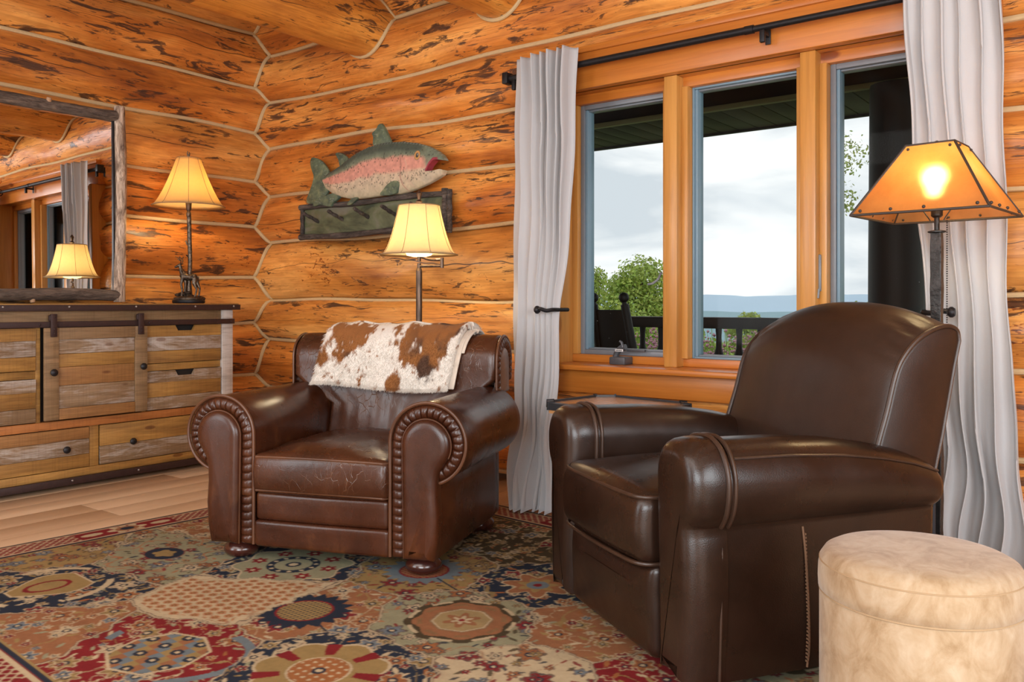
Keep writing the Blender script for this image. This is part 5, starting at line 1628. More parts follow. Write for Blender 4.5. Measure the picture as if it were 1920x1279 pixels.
for sx in (1, -1):
    f = (lambda vf: vf) if sx > 0 else mirror_u
    arm = O('arm', f(armb), M['leather_b'], cb, 55)
    O('arm_front', f(bol), M['leather_b'], arm, 60)
    for dv, rr in ((0.0, 0.0065), (0.020, 0.006)):
        pth = [(0.3585 + (p[0] - 0.3585) * 1.008, p[1] + dv, p[2] + 0.001) for p in wl1]
        O('piping', f(tube(pth, rr, 8)), M['welt_b'], arm)
    O('side_seam', f(tube([(0.4395, 0.055, 0.41), (0.447, 0.052, 0.36), (0.4465, 0.050, 0.20), (0.440, 0.050, 0.035)], 0.0045, 6)), M['welt_b'], arm)
    top_seam = [(0.445, v, 0.424 + (0.603 - 0.424) * (ztop(v) - 0.424) / (0.645 - 0.424)) for v in np.linspace(0.08, 0.745, 24)]
    O('piping', f(tube([(p[0] + 0.012, p[1], p[2]) for p in top_seam], 0.0035, 6)), M['welt_b'], arm)
    st = [(0.4415, 0.302, 0.405), (0.441, 0.312, 0.33), (0.4405, 0.322, 0.2), (0.438, 0.326, 0.09), (0.437, 0.32, 0.035)]
    O('side_stitching', f(join(tube(smooth_path(st, 5), 0.003, 6), *[rbox(0.436, 0.4455, 0.320 - 0.05 * abs(zq - 0.15), 0.3225 - 0.05 * abs(zq - 0.15), zq, zq + 0.005, 0) for zq in np.arange(0.05, 0.39, 0.0095)])), M['stitch'], arm)
O('base', rbox(-0.43, 0.43, 0.04, 0.765, 0.03, 0.30, 0.01), M['leather_b'], cb)
M['dust_cover'] = m_plain('black_cambric', (0.008, 0.008, 0.009), 0.9)
O('dust_cover', rbox(-0.40, 0.40, 0.06, 0.75, 0.018, 0.034, 0.004), M['dust_cover'], cb)
def bseat(x, y, z):
    uu = min(1, abs(x / 0.268)); vv = min(1, max(0, (y + 0.07) / 0.66))
    t = min(1, max(0.0, (z - 0.40) / 0.07))
    z2 = z + 0.040 * t * (1 - uu ** 2.6) * math.sin(PI * min(1, 0.08 + vv * 0.92)) ** 0.6
    fr = max(0, 1 - (y + 0.075) / 0.10)
    y2 = y - fr * (0.020 * (1 - uu ** 2) + 0.014 * math.sin(PI * min(1, max(0, (z - 0.285) / 0.19))))
    return (x, y2, z2)
O('seat_cushion', rbox(-0.268, 0.268, -0.066, 0.62, 0.282, 0.474, 0.040, (26, 26, 6), 5, bseat), M['leather_b'], cb, 80)
for zz_, k in ((0.462, 1), (0.288, 0)):
    pts = []
    for xx, yy in [(-0.262, 0.20), (-0.262, 0.02), (-0.256, -0.035), (-0.235, -0.060)] + [(q, -0.064 - 0.016 * (1 - (q / 0.268) ** 2)) for q in np.linspace(-0.2, 0.2, 9)] + [(0.235, -0.060), (0.256, -0.035), (0.262, 0.02), (0.262, 0.2)]:
        pts.append((xx, yy - 0.004, zz_ + (0.004 if k else 0)))
    O('cushion_piping', tube(smooth_path(pts, 3), 0.0058, 8), M['welt_b'], cb)
def bfoot(x, y, z):
    t = (z - 0.04) / 0.245
    uu = min(1, abs(x / 0.268))
    fr = max(0, 1 - (y + 0.055) / 0.08)
    y2 = y - fr * 0.024 * math.sin(PI * min(1, max(0, t)) ** 1.6) * (1 - uu ** 4)
    z2 = z - (0.020 * (1 - uu ** 2) if t > 0.75 else 0)
    return (x, y2, z2)
O('footrest_panel', rbox(-0.268, 0.268, -0.040, 0.10, 0.030, 0.292, 0.030, (22, 1, 14), 4, bfoot), M['leather_b'], cb, 80)
# back
SP = [(p[0], p[2]) for p in smooth_path([(0.585, 0, 0.42), (0.603, 0, 0.50), (0.627, 0, 0.585), (0.660, 0, 0.68), (0.692, 0, 0.785), (0.725, 0, 0.838), (0.775, 0, 0.882), (0.835, 0, 0.910), (0.888, 0, 0.918), (0.920, 0, 0.905), (0.928, 0, 0.875)], 4)] + [(0.908, 0.80), (0.885, 0.70), (0.862, 0.60), (0.836, 0.505), (0.815, 0.42)]
def zs(u): return 1.0 + 0.172 * (1 - abs(u / 0.36) ** 2.3) if abs(u) < 0.36 else 1.0
rings = []
us = [-0.366, -0.364, -0.356] + list(np.linspace(-0.345, 0.345, 47)) + [0.356, 0.364, 0.366]
nS = len(SP)
for u in us:
    e = max(0, (abs(u) - 0.345) / 0.021)
    ins = 0.010 * (1 - math.sqrt(max(0, 1 - e * e)))
    o2 = inset2(SP, ins) if ins > 0 else SP
    k = max(0.0, 1 - abs(u / 0.366) ** 2.2)
    ring = []
    for i, p in enumerate(o2):
        fr = i < 41
        a = max(0, 1 - abs(i - 22) / 22) if fr else 0
        yv = p[0] - (0.045 * k ** 0.8 * (a ** 0.7) if fr else 0)
        z = 0.5 + (p[1] - 0.5) * (zs(u) if p[1] > 0.5 else 1)
        # gathered leather at the upper corners
        c = max(0, min(1, (abs(u) - 0.20) / 0.10)) * max(0, 1 - abs(i - 25) / 10.0) if fr else 0
        g_ = 0.0052 * c * math.sin(i * 1.9 + 3.0 * abs(u) * 8) * max(0, 1 - max(0, abs(u) - 0.335) / 0.03)
        ring.append((u, yv - g_, z + g_ * 0.7))
    rings.append(ring)
M['leather_b_back'] = m_leather('espresso_back_leather', (0.017, 0.0080, 0.0048), (0.029, 0.0136, 0.0082), (0.050, 0.024, 0.014), (0.36, 0.46), 0.25, 0.08, 0.0, 5)
bk = O('backrest', loft(rings), M['leather_b_back'], cb, 50)
for sx in (1, -1):
    O('piping', tube([(0.362 * sx, p[0] - 0.003, p[1] + 0.001) for p in SP[6:45]], 0.0068, 8), M['welt_b'], bk)
    O('piping', tube([(0.364 * sx, p[0] + 0.002, p[1]) for p in SP[44:]], 0.003, 6), M['welt_b'], bk)
M['black_back'] = m_plain('black_back_cloth', (0.012, 0.013, 0.017), 0.8)
O('outer_back', rbox(-0.425, 0.425, 0.758, 0.775, 0.05, 0.52, 0.008), M['black_back'], cb)
M['foot_b'] = m_wood('walnut_foot', (0.045, 0.018, 0.009), (0.075, 0.03, 0.014), 0.35, 2, 30)
for fx in (-0.40, 0.40):
    for fy in (0.03, 0.72):
        O('foot', loft([[(fx - w, fy - w, z), (fx + w, fy - w, z), (fx + w, fy + w, z), (fx - w, fy + w, z)] for z, w in ((0.0, 0.022), (0.032, 0.030))]), M['foot_b'], cb, 0)

# ================================================================== velvet ottoman
g = G('cream_velvet', 0.75, 0, 0.3)
v = g.obj()
a = g.noise(g.map(v, (1, 1, 0.7)), 14, 5, 0.66, 1.0)
b = g.noise(g.map(v, (1, 1, 0.5)), 26, 3, 0.6, 0.8)
c = g.ramp(g.math('ADD', g.math('MULTIPLY', a, 0.7), g.math('MULTIPLY', b, 0.3)), [(0.36, (0.27, 0.175, 0.088)), (0.50, (0.365, 0.262, 0.155)), (0.64, (0.43, 0.335, 0.225))])
M['velvet'] = g.set(col=c, nrm=g.bump(g.noise(v, 160, 2), 0.15, 0.002), sheen=0.25)
ot = thing('storage_ottoman', 'round cream velvet storage ottoman beside the dark recliner', 'ottoman', (-0.43, 2.005, 0.0135))
OR = 0.204
O('body', lathe([(OR - 0.012, 0.0), (OR - 0.004, 0.006), (OR, 0.03), (OR, 0.345), (OR - 0.003, 0.353)], 72), M['velvet'], ot)
O('lid', lathe([(OR - 0.003, 0.353), (OR + 0.002, 0.358), (OR + 0.003, 0.38), (OR + 0.002, 0.405), (OR - 0.002, 0.424), (OR - 0.011, 0.438), (OR - 0.026, 0.446), (0.15, 0.451), (0.08, 0.455), (0.001, 0.456)], 72), M['velvet'], ot, 180)
M['velvet_seam'] = m_plain('velvet_piping', (0.36, 0.25, 0.14), 0.8)
O('lid_seam', tube([((OR - 0.001) * math.cos(a), (OR - 0.001) * math.sin(a), 0.419) for a in np.linspace(0, 2 * PI, 73)[:-1]], 0.0018, 6, True), M['velvet_seam'], ot)
O('lid_gap', tube([((OR - 0.001) * math.cos(a), (OR - 0.001) * math.sin(a), 0.354) for a in np.linspace(0, 2 * PI, 73)[:-1]], 0.0026, 6, True), M['velvet_seam'], ot)

# ================================================================== side table between the chairs
M['table_top'] = m_wood('honey_table_top', (0.42, 0.20, 0.075), (0.56, 0.30, 0.13), 0.25, 0, 40, 0, 0.4)
M['rim'] = m_plain('black_hide_rim', (0.03, 0.032, 0.036), 0.35, 0.1, 0.2, 60, 0.3)
sd_ = thing('side_table', 'low wooden side table with a black nailed rim between the two chairs', 'table', (-1.80, 3.05, 0.0135), R(-8))
def clip_rect(a, b, c): return [(-a + c, -b), (a - c, -b), (a, -b + c), (a, b - c), (a - c, b), (-a + c, b), (-a, b - c), (-a, -b + c)]
o8 = clip_rect(0.25, 0.215, 0.065)
O('table_top', loft([[(p[0], p[1], 0.535) for p in o8], [(p[0], p[1], 0.566) for p in o8], [(p[0] * 0.99, p[1] * 0.99, 0.570) for p in o8]]), M['table_top'], sd_, 0)
def rim_ring(s, z): return [(p[0] * s, p[1] * s, z) for p in o8]
rim = O('rim', (lambda A, B, C_, D_: (A + B + C_ + D_, [(i, (i + 1) % 8, 8 + (i + 1) % 8, 8 + i) for i in range(8)] + [(8 + i, 8 + (i + 1) % 8, 16 + (i + 1) % 8, 16 + i) for i in range(8)] + [(16 + i, 16 + (i + 1) % 8, 24 + (i + 1) % 8, 24 + i) for i in range(8)] + [(24 + i, 24 + (i + 1) % 8, (i + 1) % 8, i) for i in range(8)]))(rim_ring(1.015, 0.548), rim_ring(1.015, 0.577), rim_ring(0.925, 0.579), rim_ring(0.92, 0.562)), M['rim'], sd_, 0)
for i in range(8):
    a, b = Vector((*o8[i], 0)) * 1.015, Vector((*o8[(i + 1) % 8], 0)) * 1.015
    L_ = (b - a).length
    for k in range(max(1, int(L_ / 0.16))):
        p = a.lerp(b, (k + 0.5) / max(1, int(L_ / 0.16)))
        O('nail_head', ball((p.x, p.y, 0.563), 0.005, 8, 6), M['rim'], rim)
    O('strap', tube([(b.x * 0.9, b.y * 0.9, 0.579), (b.x, b.y, 0.578), (b.x * 1.002, b.y * 1.002, 0.548)], 0.005, 6), M['black_iron'], rim)
for sx in (-1, 1):
    for sy in (-1, 1):
        O('leg', rbox(sx * 0.15 - 0.02, sx * 0.15 + 0.02, sy * 0.13 - 0.02, sy * 0.13 + 0.02, 0.0, 0.535, 0.004), M['table_top'], sd_)
O('shelf', rbox(-0.15, 0.15, -0.13, 0.13, 0.16, 0.18, 0.004), M['table_top'], sd_)

# ================================================================== floor lamp with a pyramid mica shade
M['mica'] = m_mica('amber_mica')
M['lace'] = m_plain('black_shade_edge', (0.035, 0.024, 0.018), 0.6)
g = G('hammered_black_pole', 0.4, 0.5)
a = g.noise(g.map(g.obj(), (30, 30, 30)), 1, 3, 0.6)
M['hammered'] = g.set(col=g.ramp(a, [(0.3, (0.016, 0.015, 0.014)), (0.7, (0.042, 0.038, 0.036))]), nrm=g.bump(a, 0.6, 0.008))
pb = thing('floor_lamp', 'black iron floor lamp with an amber pyramid mica shade behind the recliner', 'lamp', (-0.605, 3.075, 0.0), R(-5))
zb, zt_, sb, st_ = 1.286, 1.515, 0.205, 0.074
def cs(s, z, k): return ((-s, s, s, -s)[k], (-s, -s, s, s)[k], z)
for k in range(4):
    l = (k + 1) % 4
    A, B, C_, D_ = [Vector(p) for p in (cs(sb, zb, k), cs(sb, zb, l), cs(st_, zt_, l), cs(st_, zt_, k))]
    nrm = (B - A).cross(D_ - A).normalized()
    V = []
    n = 10
    for j in range(n + 1):
        for i in range(n + 1):
            p = A.lerp(B, i / n).lerp(D_.lerp(C_, i / n), j / n)
            V.append(p + nrm * 0.003 * math.sin(PI * i / n) * math.sin(PI * j / n))
    pn = grid_obj('mica_panel', np.array([tuple(p) for p in V]), n + 1, n + 1, M['mica'], pb)
    O('edge_lacing', tube([A, D_], 0.0042, 6), M['lace'], pn)
    O('lower_lacing', tube([A, B], 0.0042, 6), M['lace'], pn)
    O('upper_lacing', tube([D_, C_], 0.0036, 6), M['lace'], pn)
    for t in (0.06, 0.30, 0.55, 0.93):
        p = A.lerp(B, t).lerp(D_.lerp(C_, t), 0.05) + nrm * 0.003
        O('rivet', ball(p, 0.0055, 8, 6), M['lace'], pn)
    for t in (0.12, 0.88):
        p = A.lerp(B, t).lerp(D_.lerp(C_, t), 0.93) + nrm * 0.003
        O('rivet', ball(p, 0.005, 8, 6), M['lace'], pn)
O('shade_bracket', join(*[tube([(0, 0, zt_ - 0.006), cs(st_, zt_ - 0.002, k)], 0.0022, 5) for k in range(4)]), M['hammered'], pb)
O('finial', lathe([(0.004, zt_ - 0.01), (0.004, zt_ + 0.002), (0.013, zt_ + 0.006), (0.013, zt_ + 0.012), (0.004, zt_ + 0.018), (0.001, zt_ + 0.019)], 12), M['hammered'], pb)
O('harp', tube(smooth_path([(0.02, 0, 1.27), (0.05, 0, 1.33), (0.05, 0, 1.45), (0, 0, zt_ - 0.008), (-0.05, 0, 1.45), (-0.05, 0, 1.33), (-0.02, 0, 1.27)], 5), 0.002, 5), M['hammered'], pb)
def sq_pole(z0, z1, w, n=26):
    rings = []
    for i in range(n + 1):
        z = z0 + (z1 - z0) * i / n
        k = w * (1 + 0.05 * math.sin(i * 2.1) + 0.03 * math.sin(i * 0.9))
        rings.append([(-k, -k * 0.86, z), (-k * 0.86, -k, z), (k * 0.86, -k, z), (k, -k * 0.86, z), (k, k * 0.86, z), (k * 0.86, k, z), (-k * 0.86, k, z), (-k, k * 0.86, z)])
    return loft(rings)
O('pole', sq_pole(0.03, 1.232, 0.0165), M['hammered'], pb, 30)
O('pole_cap', join(lathe([(0.016, 1.228), (0.028, 1.232), (0.028, 1.236), (0.010, 1.240)], 16), tube([(0, 0, 1.236), (0, 0, 1.285)], 0.0085, 10)), M['hammered'], pb)
O('socket', lathe([(0.011, 1.28), (0.018, 1.286), (0.019, 1.325), (0.014, 1.335)], 14), M['hammered'], pb)
O('bulb', join(ball((0, 0, 1.395), 0.034, 16, 12), lathe([(0.014, 1.33), (0.020, 1.365)], 12, caps=False)), m_emit('mica_lamp_bulb', (1.0, 0.74, 0.38), 46), pb)
O('pull_chain', join(*[ball((0.034, -0.012, 1.275 - 0.0075 * i), 0.0026, 6, 4) for i in range(58)]), M['hammered'], pb)
O('base', lathe([(0.15, 0), (0.152, 0.01), (0.14, 0.022), (0.05, 0.03), (0.02, 0.04)], 32), M['hammered'], pb)

# ================================================================== patterned rug
RC, RA = np.array((-1.894, 2.026)), R(-4.0)
HX, HY = 1.80, 1.19
STEP = 0.0040
nx_, ny_ = int(2 * HX / STEP), int(2 * HY / STEP)
lx = np.linspace(-HX, HX, nx_ + 1); ly = np.linspace(-HY, HY, ny_ + 1)
LX, LY = np.meshgrid(lx, ly)
LX, LY = LX.ravel(), LY.ravel()
ca_, sa_ = math.cos(RA), math.sin(RA)
NAVY, RED, CREAM, SAGE, SALM, GOLD, OLIVE, BLUE, ORNG = [np.array(c) for c in ((0.016, 0.022, 0.036), (0.165, 0.013, 0.015), (0.41, 0.33, 0.205), (0.235, 0.225, 0.138), (0.24, 0.105, 0.048), (0.25, 0.17, 0.066), (0.055, 0.040, 0.020), (0.125, 0.155, 0.17), (0.26, 0.10, 0.034))]
# (x, y world, colour, size bonus, motif)
CELLS = [(-2.43, 1.73, CREAM, .05, 'dots'), (-2.26, 1.30, RED, .06, 'check'), (-2.20, 1.765, SALM, .02, 'sun'), (-2.62, 2.05, NAVY, .03, 'rose'), (-3.14, 1.83, SAGE, .05, 'oval'),
 (-3.10, 1.37, NAVY, .04, 'vase'), (-3.42, 1.58, GOLD, .0, 'sc'), (-2.70, 1.10, SALM, .02, 'sc'), (-2.18, 2.30, GOLD, .0, 'sunb'), (-1.75, 2.42, NAVY, .0, 'flower'), (-2.10, 2.83, OLIVE, .03, 'sc'),
 (-1.745, 2.01, SAGE, .04, 'medal'), (-1.81, 1.50, NAVY, .05, 'bigfl'), (-1.37, 2.19, SALM, .02, 'sc'), (-1.35, 1.83, CREAM, .0, 'sc'), (-1.05, 1.98, RED, .0, 'sc'), (-3.2, 2.22, SALM, .0, 'sc'),
 (-3.0, 2.6, NAVY, .03, 'rose'), (-2.55, 2.55, CREAM, .0, 'sc'), (-1.5, 2.85, RED, .02, 'check'), (-1.25, 2.55, GOLD, .0, 'sc'), (-0.9, 2.4, SAGE, .03, 'medal'), (-0.75, 2.85, NAVY, .0, 'sc'), (-0.5, 2.1, SALM, .0, 'sun'), (-0.75, 1.75, NAVY, .0, 'sc'),
 (-1.4, 1.35, GOLD, .0, 'sc'), (-0.95, 1.4, CREAM, .0, 'dots'), (-0.5, 1.6, RED, .0, 'sc'), (-0.5, 1.15, SAGE, .0, 'oval'), (-3.45, 1.1, RED, .0, 'sc'), (-1.1, 1.0, SALM, .0, 'sc'), (-3.35, 2.85, SAGE, 0, 'oval')]
cw = []
for (x, y, *_r) in CELLS:
    dx, dy = x - RC[0], y - RC[1]
    cw.append((dx * ca_ + dy * sa_, -dx * sa_ + dy * ca_))
d1 = np.full(len(LX), 9.0); d2 = np.full(len(LX), 9.0); idx = np.zeros(len(LX), int)
wx = LX + 0.03 * (fbm(LX * 7, LY * 7, 1, 2) - 0.5); wy = LY + 0.03 * (fbm(LX * 7, LY * 7, 4, 2) - 0.5)
for k, (cx, cy) in enumerate(cw):
    th = np.arctan2(wy - cy, wx - cx)
    d = np.hypot(wx - cx, wy - cy) - CELLS[k][3] - 0.026 * np.abs(np.sin(4.5 * th + k)) - 0.010 * np.abs(np.sin(13.0 * th + 2 * k))
    nearer = d < d1
    d2 = np.where(nearer, d1, np.minimum(d2, d))
    idx = np.where(nearer, k, idx)
    d1 = np.minimum(d1, d)
gap = d2 - d1
base = np.array([c[2] for c in CELLS])[idx].copy()
cx_ = np.array([c[0] for c in cw])[idx]; cy_ = np.array([c[1] for c in cw])[idx]
ux, uy = LX - cx_, LY - cy_
rr = np.hypot(ux, uy); tt = np.arctan2(uy, ux)
motif = np.array([c[4] for c in CELLS])[idx]
col = base
def put(mask, c, a=1.0):
    global col
    m = mask & True
    col[m] = col[m] * (1 - a) + np.asarray(c) * a
# scattered leaves, vines and blossoms
light = {0: 1}
dark_base = np.array([float(c[2].sum() < 0.42) for c in CELLS])[idx] > 0.5
vine = np.abs(fbm(LX * 6.5, LY * 6.5, 21, 2) - 0.5) < 0.007
put(vine & dark_base, GOLD, 0.8); put(vine & ~dark_base, (0.26, 0.13, 0.07), 0.6)
vine2 = np.abs(fbm(LX * 9, LY * 9, 27, 2) - 0.48) < 0.006
put(vine2 & dark_base, CREAM, 0.7); put(vine2 & ~dark_base, (0.20, 0.17, 0.10), 0.5)
def scatter(sp, seed, rmin, rmax, kind):
    rsx = np.random.RandomState(seed)
    tab = rsx.rand(128, 128, 8)
    gi, gj = np.floor(LX / sp).astype(int), np.floor(LY / sp).astype(int)
    for di in (-1, 0, 1):
        for dj in (-1, 0, 1):
            t = tab[(gi + di) % 128, (gj + dj) % 128]
            px = (gi + di + 0.2 + 0.6 * t[:, 0]) * sp; py = (gj + dj + 0.2 + 0.6 * t[:, 1]) * sp
            ddx, ddy = LX - px, LY - py
            r_ = np.hypot(ddx, ddy); a_ = np.arctan2(ddy, ddx)
            Rr = rmin + (rmax - rmin) * t[:, 2]
            sel = (t[:, 3] < 0.86) & (r_ < Rr * 1.5)
            if not sel.any(): continue
            if kind == 'flower':
                npt = np.where(t[:, 4] < 0.5, 6, 5)
                pet = r_ / Rr < 0.78 + 0.22 * np.cos(npt * a_ + 6 * t[:, 5])
                line = (r_ / Rr < 0.98 + 0.24 * np.cos(npt * a_ + 6 * t[:, 5])) & ~pet
                pal = (t[:, 6] * 5).astype(int)
                P_ = [CREAM, GOLD, RED, BLUE, ORNG]
                for p in range(5):
                    c = P_[p]
                    m = sel & pet & (pal == p)
                    put(m, c)
                put(sel & line & dark_base, CREAM, 0.8); put(sel & line & ~dark_base, (0.07, 0.045, 0.04), 0.8)
                spoke = (np.abs(np.sin(npt * a_ / 2 + 3 * t[:, 5])) < 0.22) & pet & (r_ > 0.35 * Rr)
                put(sel & spoke, (0.12, 0.06, 0.05), 0.7)
                put(sel & (r_ < 0.36 * Rr), NAVY); put(sel & (r_ < 0.2 * Rr), CREAM)
            else:
                an = 6.28 * t[:, 5]
                lx_ = ddx * np.cos(an) + ddy * np.sin(an); ly_ = -ddx * np.sin(an) + ddy * np.cos(an)
                w_ = Rr * 0.36 * (1 - (lx_ / Rr) ** 2)
                leaf = (np.abs(lx_) < Rr) & (np.abs(ly_ - 0.2 * Rr * np.sin(2 * lx_ / Rr)) < w_)
                pal = (t[:, 6] * 4).astype(int)
                for p in range(4):
                    m = sel & leaf & (pal == p)
                    put(m & dark_base, [CREAM, GOLD, SAGE, ORNG][p]); put(m & ~dark_base, [NAVY, RED, OLIVE, (0.30, 0.13, 0.06)][p], 0.9)
plain = (motif == 'dots')
keep = col.copy()
scatter(0.050, 5, 0.012, 0.023, 'leaf')
scatter(0.13, 18, 0.030, 0.046, 'flower')
scatter(0.078, 8, 0.013, 0.025, 'flower')
col[plain] = keep[plain]
# cell outlines
put(gap < 0.011, (0.09, 0.06, 0.05), 0.85)
put(gap < 0.006, CREAM, 0.85)
# motifs
m = motif == 'dots'
hx, hy = 0.044, 0.034
row = np.round(uy / hy); ox = ux - (row % 2) * hx / 2
qx = ox - np.round(ox / hx) * hx; qy = uy - row * hy
dr_ = np.hypot(qx, qy); da = np.arctan2(qy, qx)
fl_ = m & (dr_ < 0.0125 * (0.8 + 0.2 * np.cos(5 * da))) & (gap > 0.05)
put(m & (dr_ < 0.0165) & (gap > 0.05), (0.36, 0.20, 0.10)); put(fl_, (0.24, 0.075, 0.030)); put(fl_ & (dr_ < 0.0045), GOLD)
put(m & (np.hypot(qx - 0.022, qy - 0.004) < 0.0045) & (gap > 0.05), (0.28, 0.08, 0.05))
m = motif == 'check'
oc = np.maximum(np.abs(ux), np.abs(uy)) * 0.62 + (np.abs(ux) + np.abs(uy)) * 0.38
k_ = m & (oc < 0.135)
put(m & (oc < 0.145), CREAM)
ch = (np.floor(ux / 0.036).astype(int) + np.floor(uy / 0.036).astype(int))
put(k_ & (ch % 3 == 0), GOLD); put(k_ & (ch % 3 == 1), SALM); put(k_ & (ch % 3 == 2), BLUE)
fx_ = ux - (np.floor(ux / 0.072) + 0.5) * 0.072; fy_ = uy - (np.floor(uy / 0.072) + 0.5) * 0.072
put(k_ & (np.hypot(fx_, fy_) < 0.019), NAVY); put(k_ & (np.hypot(fx_, fy_) < 0.008), CREAM)
put(m & (np.abs(rr - 0.235 - 0.03 * np.sin(3 * tt)) < 0.016) & (np.sin(tt * 1.5 + 1) > 0.2), BLUE)
for mot, dc, pc, rs_ in (('sun', NAVY, GOLD, 0.155), ('sunb', BLUE, SALM, 0.155)):
    m = motif == mot
    put(m & (rr < rs_ * (0.80 + 0.22 * np.abs(((tt * 18 / (2 * PI)) % 1) - 0.5) * 2)), dc)
    in_ = m & (rr < rs_ * 0.55)
    put(m & (rr < rs_ * 0.60), RED)
    put(in_, pc)
    dd = np.hypot(ux - np.round(ux / 0.016) * 0.016, uy - np.round(uy / 0.016) * 0.016)
    put(in_ & (dd < 0.0045), NAVY if mot == 'sun' else RED)
    put(m & (np.abs(uy + 0.3 * ux) < 0.004) & (ux > 0.1) & (ux < 0.27), NAVY)
m = motif == 'rose'
sc_ = 0.205 + 0.018 * np.cos(8 * tt)
put(m & (rr < sc_ + 0.008), CREAM); put(m & (rr < sc_), SAGE)
a8 = ((tt * 8 / (2 * PI)) % 1 - 0.5) * 2 * PI / 8
f8 = np.hypot(rr * np.cos(a8) - 0.150, rr * np.sin(a8))
b8 = np.arctan2(rr * np.sin(a8), rr * np.cos(a8) - 0.150)
put(m & (f8 < 0.034 * (0.8 + 0.2 * np.cos(6 * b8))), RED); put(m & (f8 < 0.009), CREAM)
put(m & (rr < 0.100), NAVY); put(m & (rr < 0.070), SAGE)
a12 = ((tt * 12 / (2 * PI)) % 1 - 0.5) * 2 * PI / 12
put(m & (np.hypot(rr * np.cos(a12) - 0.085, rr * np.sin(a12)) < 0.0085), CREAM)
put(m & (rr < 0.030), NAVY); put(m & (rr < 0.017), CREAM)
m = motif == 'oval'
ro = np.hypot(ux * 0.9, uy * 1.1) / 0.68
put(m & (ro < 0.118), RED, 0.7); put(m & (ro < 0.112), NAVY); put(m & (ro < 0.062 + 0.01 * np.cos(5 * tt)), GOLD)
put(m & (np.abs(rr - 0.19 - 0.03 * np.sin(7 * tt)) < 0.004), (0.30, 0.13, 0.06))
m = motif == 'vase'
vs = m & (np.abs(ux) < 0.07 + 0.05 * np.sin(uy * 16 + 1)) & (np.abs(uy) < 0.12)
vso = m & (np.abs(ux) < 0.078 + 0.05 * np.sin(uy * 16 + 1)) & (np.abs(uy) < 0.128)
put(vso, CREAM); put(vs, GOLD); put(vs & (np.abs(np.hypot(ux, uy * 0.7) - 0.05) < 0.006), RED); put(m & (np.abs(rr - 0.20) < 0.012) & (np.sin(3 * tt) > -0.2), CREAM)
m = motif == 'medal'
rr0 = rr; rr = rr / 0.74
put(m & (rr < 0.235 + 0.012 * np.cos(8 * tt)), OLIVE); put(m & (np.abs(rr - 0.222) < 0.009) & (np.cos(8 * tt) < 0.2), CREAM)
put(m & (rr < 0.200 + 0.012 * np.cos(8 * tt)), SALM)
put(m & (np.abs(rr - 0.178) < 0.011) & (np.cos(8 * tt) > 0.1), (0.20, 0.11, 0.05))
oc8 = rr * np.cos(((tt * 8 / (2 * PI)) % 1 - 0.5) * 2 * PI / 8)
put(m & (oc8 < 0.128), (0.20, 0.12, 0.06)); put(m & (oc8 < 0.120), CREAM, 0.9); put(m & (oc8 < 0.112), GOLD, 0.8)
put(m & (rr < 0.085 * (0.75 + 0.25 * np.cos(6 * tt))), SALM); put(m & (rr < 0.05 * (0.7 + 0.3 * np.cos(6 * tt))), CREAM); put(m & (rr < 0.014), RED)
rr = rr0 / 0.82; ux0, uy0 = ux, uy
m = motif == 'bigfl'
pr = 0.225 * (0.80 + 0.20 * np.abs(np.cos(3.5 * tt)))
put(m & (rr < pr + 0.012), CREAM); put(m & (rr < pr), GOLD)
put(m & (rr < 0.215) & (rr > 0.125) & (np.abs(np.cos(3.5 * tt)) < 0.45), RED)
put(m & (rr < 0.108), CREAM); put(m & (rr < 0.100), ORNG)
dd = np.hypot(ux - np.round(ux / 0.026) * 0.026, uy - np.round(uy / 0.026) * 0.026)
put(m & (rr < 0.095) & (dd < 0.006), CREAM); put(m & (rr < 0.024), NAVY); put(m & (rr < 0.012), CREAM)
rr = rr0
m = motif == 'flower'
put(m & (rr < 0.135 * (0.8 + 0.2 * np.cos(7 * tt))), CREAM); put(m & (rr < 0.125 * (0.8 + 0.2 * np.cos(7 * tt))), SALM)
put(m & (rr < 0.075 * (0.8 + 0.2 * np.cos(7 * tt + 1))), GOLD); put(m & (rr < 0.04), BLUE); put(m & (rr < 0.016), RED)
# guard border
ed = np.minimum(HX - np.abs(LX), HY - np.abs(LY))
al = np.where(HX - np.abs(LX) < HY - np.abs(LY), LY, LX)
bd = ed < 0.165
put(bd, RED)
tri = bd & (ed > 0.03) & (ed < 0.135)
ph = al / 0.42
blk = np.floor(ph).astype(int) % 2
tl_ = np.abs(np.sin((al + ed) * 85)) * np.abs(np.sin((al - ed) * 85))
put(tri & (blk == 0) & (tl_ < 0.28), CREAM, 0.9)
fa = (ph - np.floor(ph) - 0.5) * 0.42; fb = ed - 0.083
fr_ = np.hypot(fa, fb * 1.3); ft = np.arctan2(fb, fa)
put(tri & (blk == 1) & (fr_ < 0.085 * (0.6 + 0.4 * np.abs(np.cos(4 * ft)))), CREAM)
put(tri & (blk == 1) & (fr_ < 0.050), SALM); put(tri & (blk == 1) & (fr_ < 0.03), NAVY)
lf = np.hypot((np.abs(fa) - 0.15) / 0.045, fb / 0.022)
put(tri & (blk == 1) & (lf < 1), CREAM)
put(np.abs(ed - 0.143) < 0.007, CREAM); put(np.abs(ed - 0.160) < 0.008, NAVY); put(np.abs(ed - 0.172) < 0.004, GOLD)
put(np.abs(ed - 0.026) < 0.006, CREAM, 0.8)
put(ed < 0.014, (0.075, 0.065, 0.05))
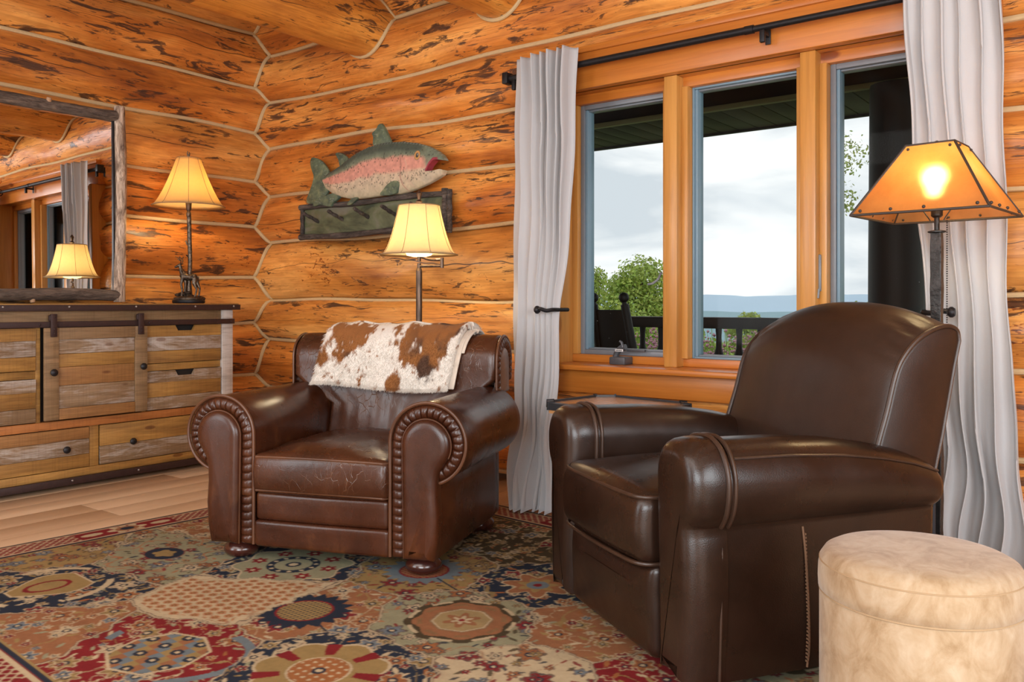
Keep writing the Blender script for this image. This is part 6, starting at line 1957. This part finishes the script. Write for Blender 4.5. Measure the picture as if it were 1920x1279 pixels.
# abrash and pile variation
rs = np.random.RandomState(2)
v_ = 0.88 + 0.24 * fbm(LX * 2.2, LY * 26, 40, 3) 
v_ = v_ * (1 + 0.10 * (rs.rand(len(LX)) - 0.5)) * (0.92 + 0.16 * fbm(LX * 90, LY * 90, 44, 2))
col = np.clip(col * v_[:, None], 0.003, 1)
# slight softening between neighbouring knots
cimg = col.reshape(ny_ + 1, nx_ + 1, 3)
sm = cimg.copy()
sm[1:-1, 1:-1] = 0.68 * cimg[1:-1, 1:-1] + 0.08 * (cimg[:-2, 1:-1] + cimg[2:, 1:-1] + cimg[1:-1, :-2] + cimg[1:-1, 2:])
LZ = 0.0115 + 0.0012 * fbm(LX * 5, LY * 5, 50, 2) - 0.006 * np.clip(1 - ed / 0.01, 0, 1)
g = G('rug_wool', 0.95, 0, 0.15)
c_ = g.attr('paint', 'Color')
hn = g.noise(g.map(g.obj(), (500, 150, 1)), 1.0, 2, 0.6)
M['rug'] = g.set(col=c_, nrm=g.bump(hn, 0.35, 0.002))
C4 = np.concatenate([sm.reshape(-1, 3), np.ones((len(LX), 1))], 1)
rug = thing('rug', 'large patterned oriental rug in navy, red, sage and salmon under both chairs', 'rug', (RC[0], RC[1], 0.0), RA)
grid_obj('rug_pile', np.stack([LX, LY, LZ], 1), ny_ + 1, nx_ + 1, M['rug'], rug, {'paint': ('FLOAT_COLOR', C4)})
M['rug_edge'] = m_plain('rug_edge_binding', (0.07, 0.06, 0.045), 0.95, 0, 0.3, 80, 0.4)
O('edge_binding', tube([(-HX, -HY, 0.006), (HX, -HY, 0.006), (HX, HY, 0.006), (-HX, HY, 0.006)], 0.006, 8, True), M['rug_edge'], rug)
FV, FF = [], []
rf = random.Random(6)
for q in range(900):
    y = rf.uniform(-HY, HY)
    x = -HX if q % 2 else HX
    s = -1 if q % 2 else 1
    w = 0.0012
    L_ = rf.uniform(0.006, 0.018)
    b = len(FV)
    dy = rf.uniform(-0.008, 0.008)
    FV += [(x, y - w, 0.006), (x, y + w, 0.006), (x + s * L_, y + dy, 0.002)]
    FF.append((b, b + 1, b + 2))
fr = O('fringe', (FV, FF), M['rug_edge'], rug, 0)
fr['kind'] = 'stuff'
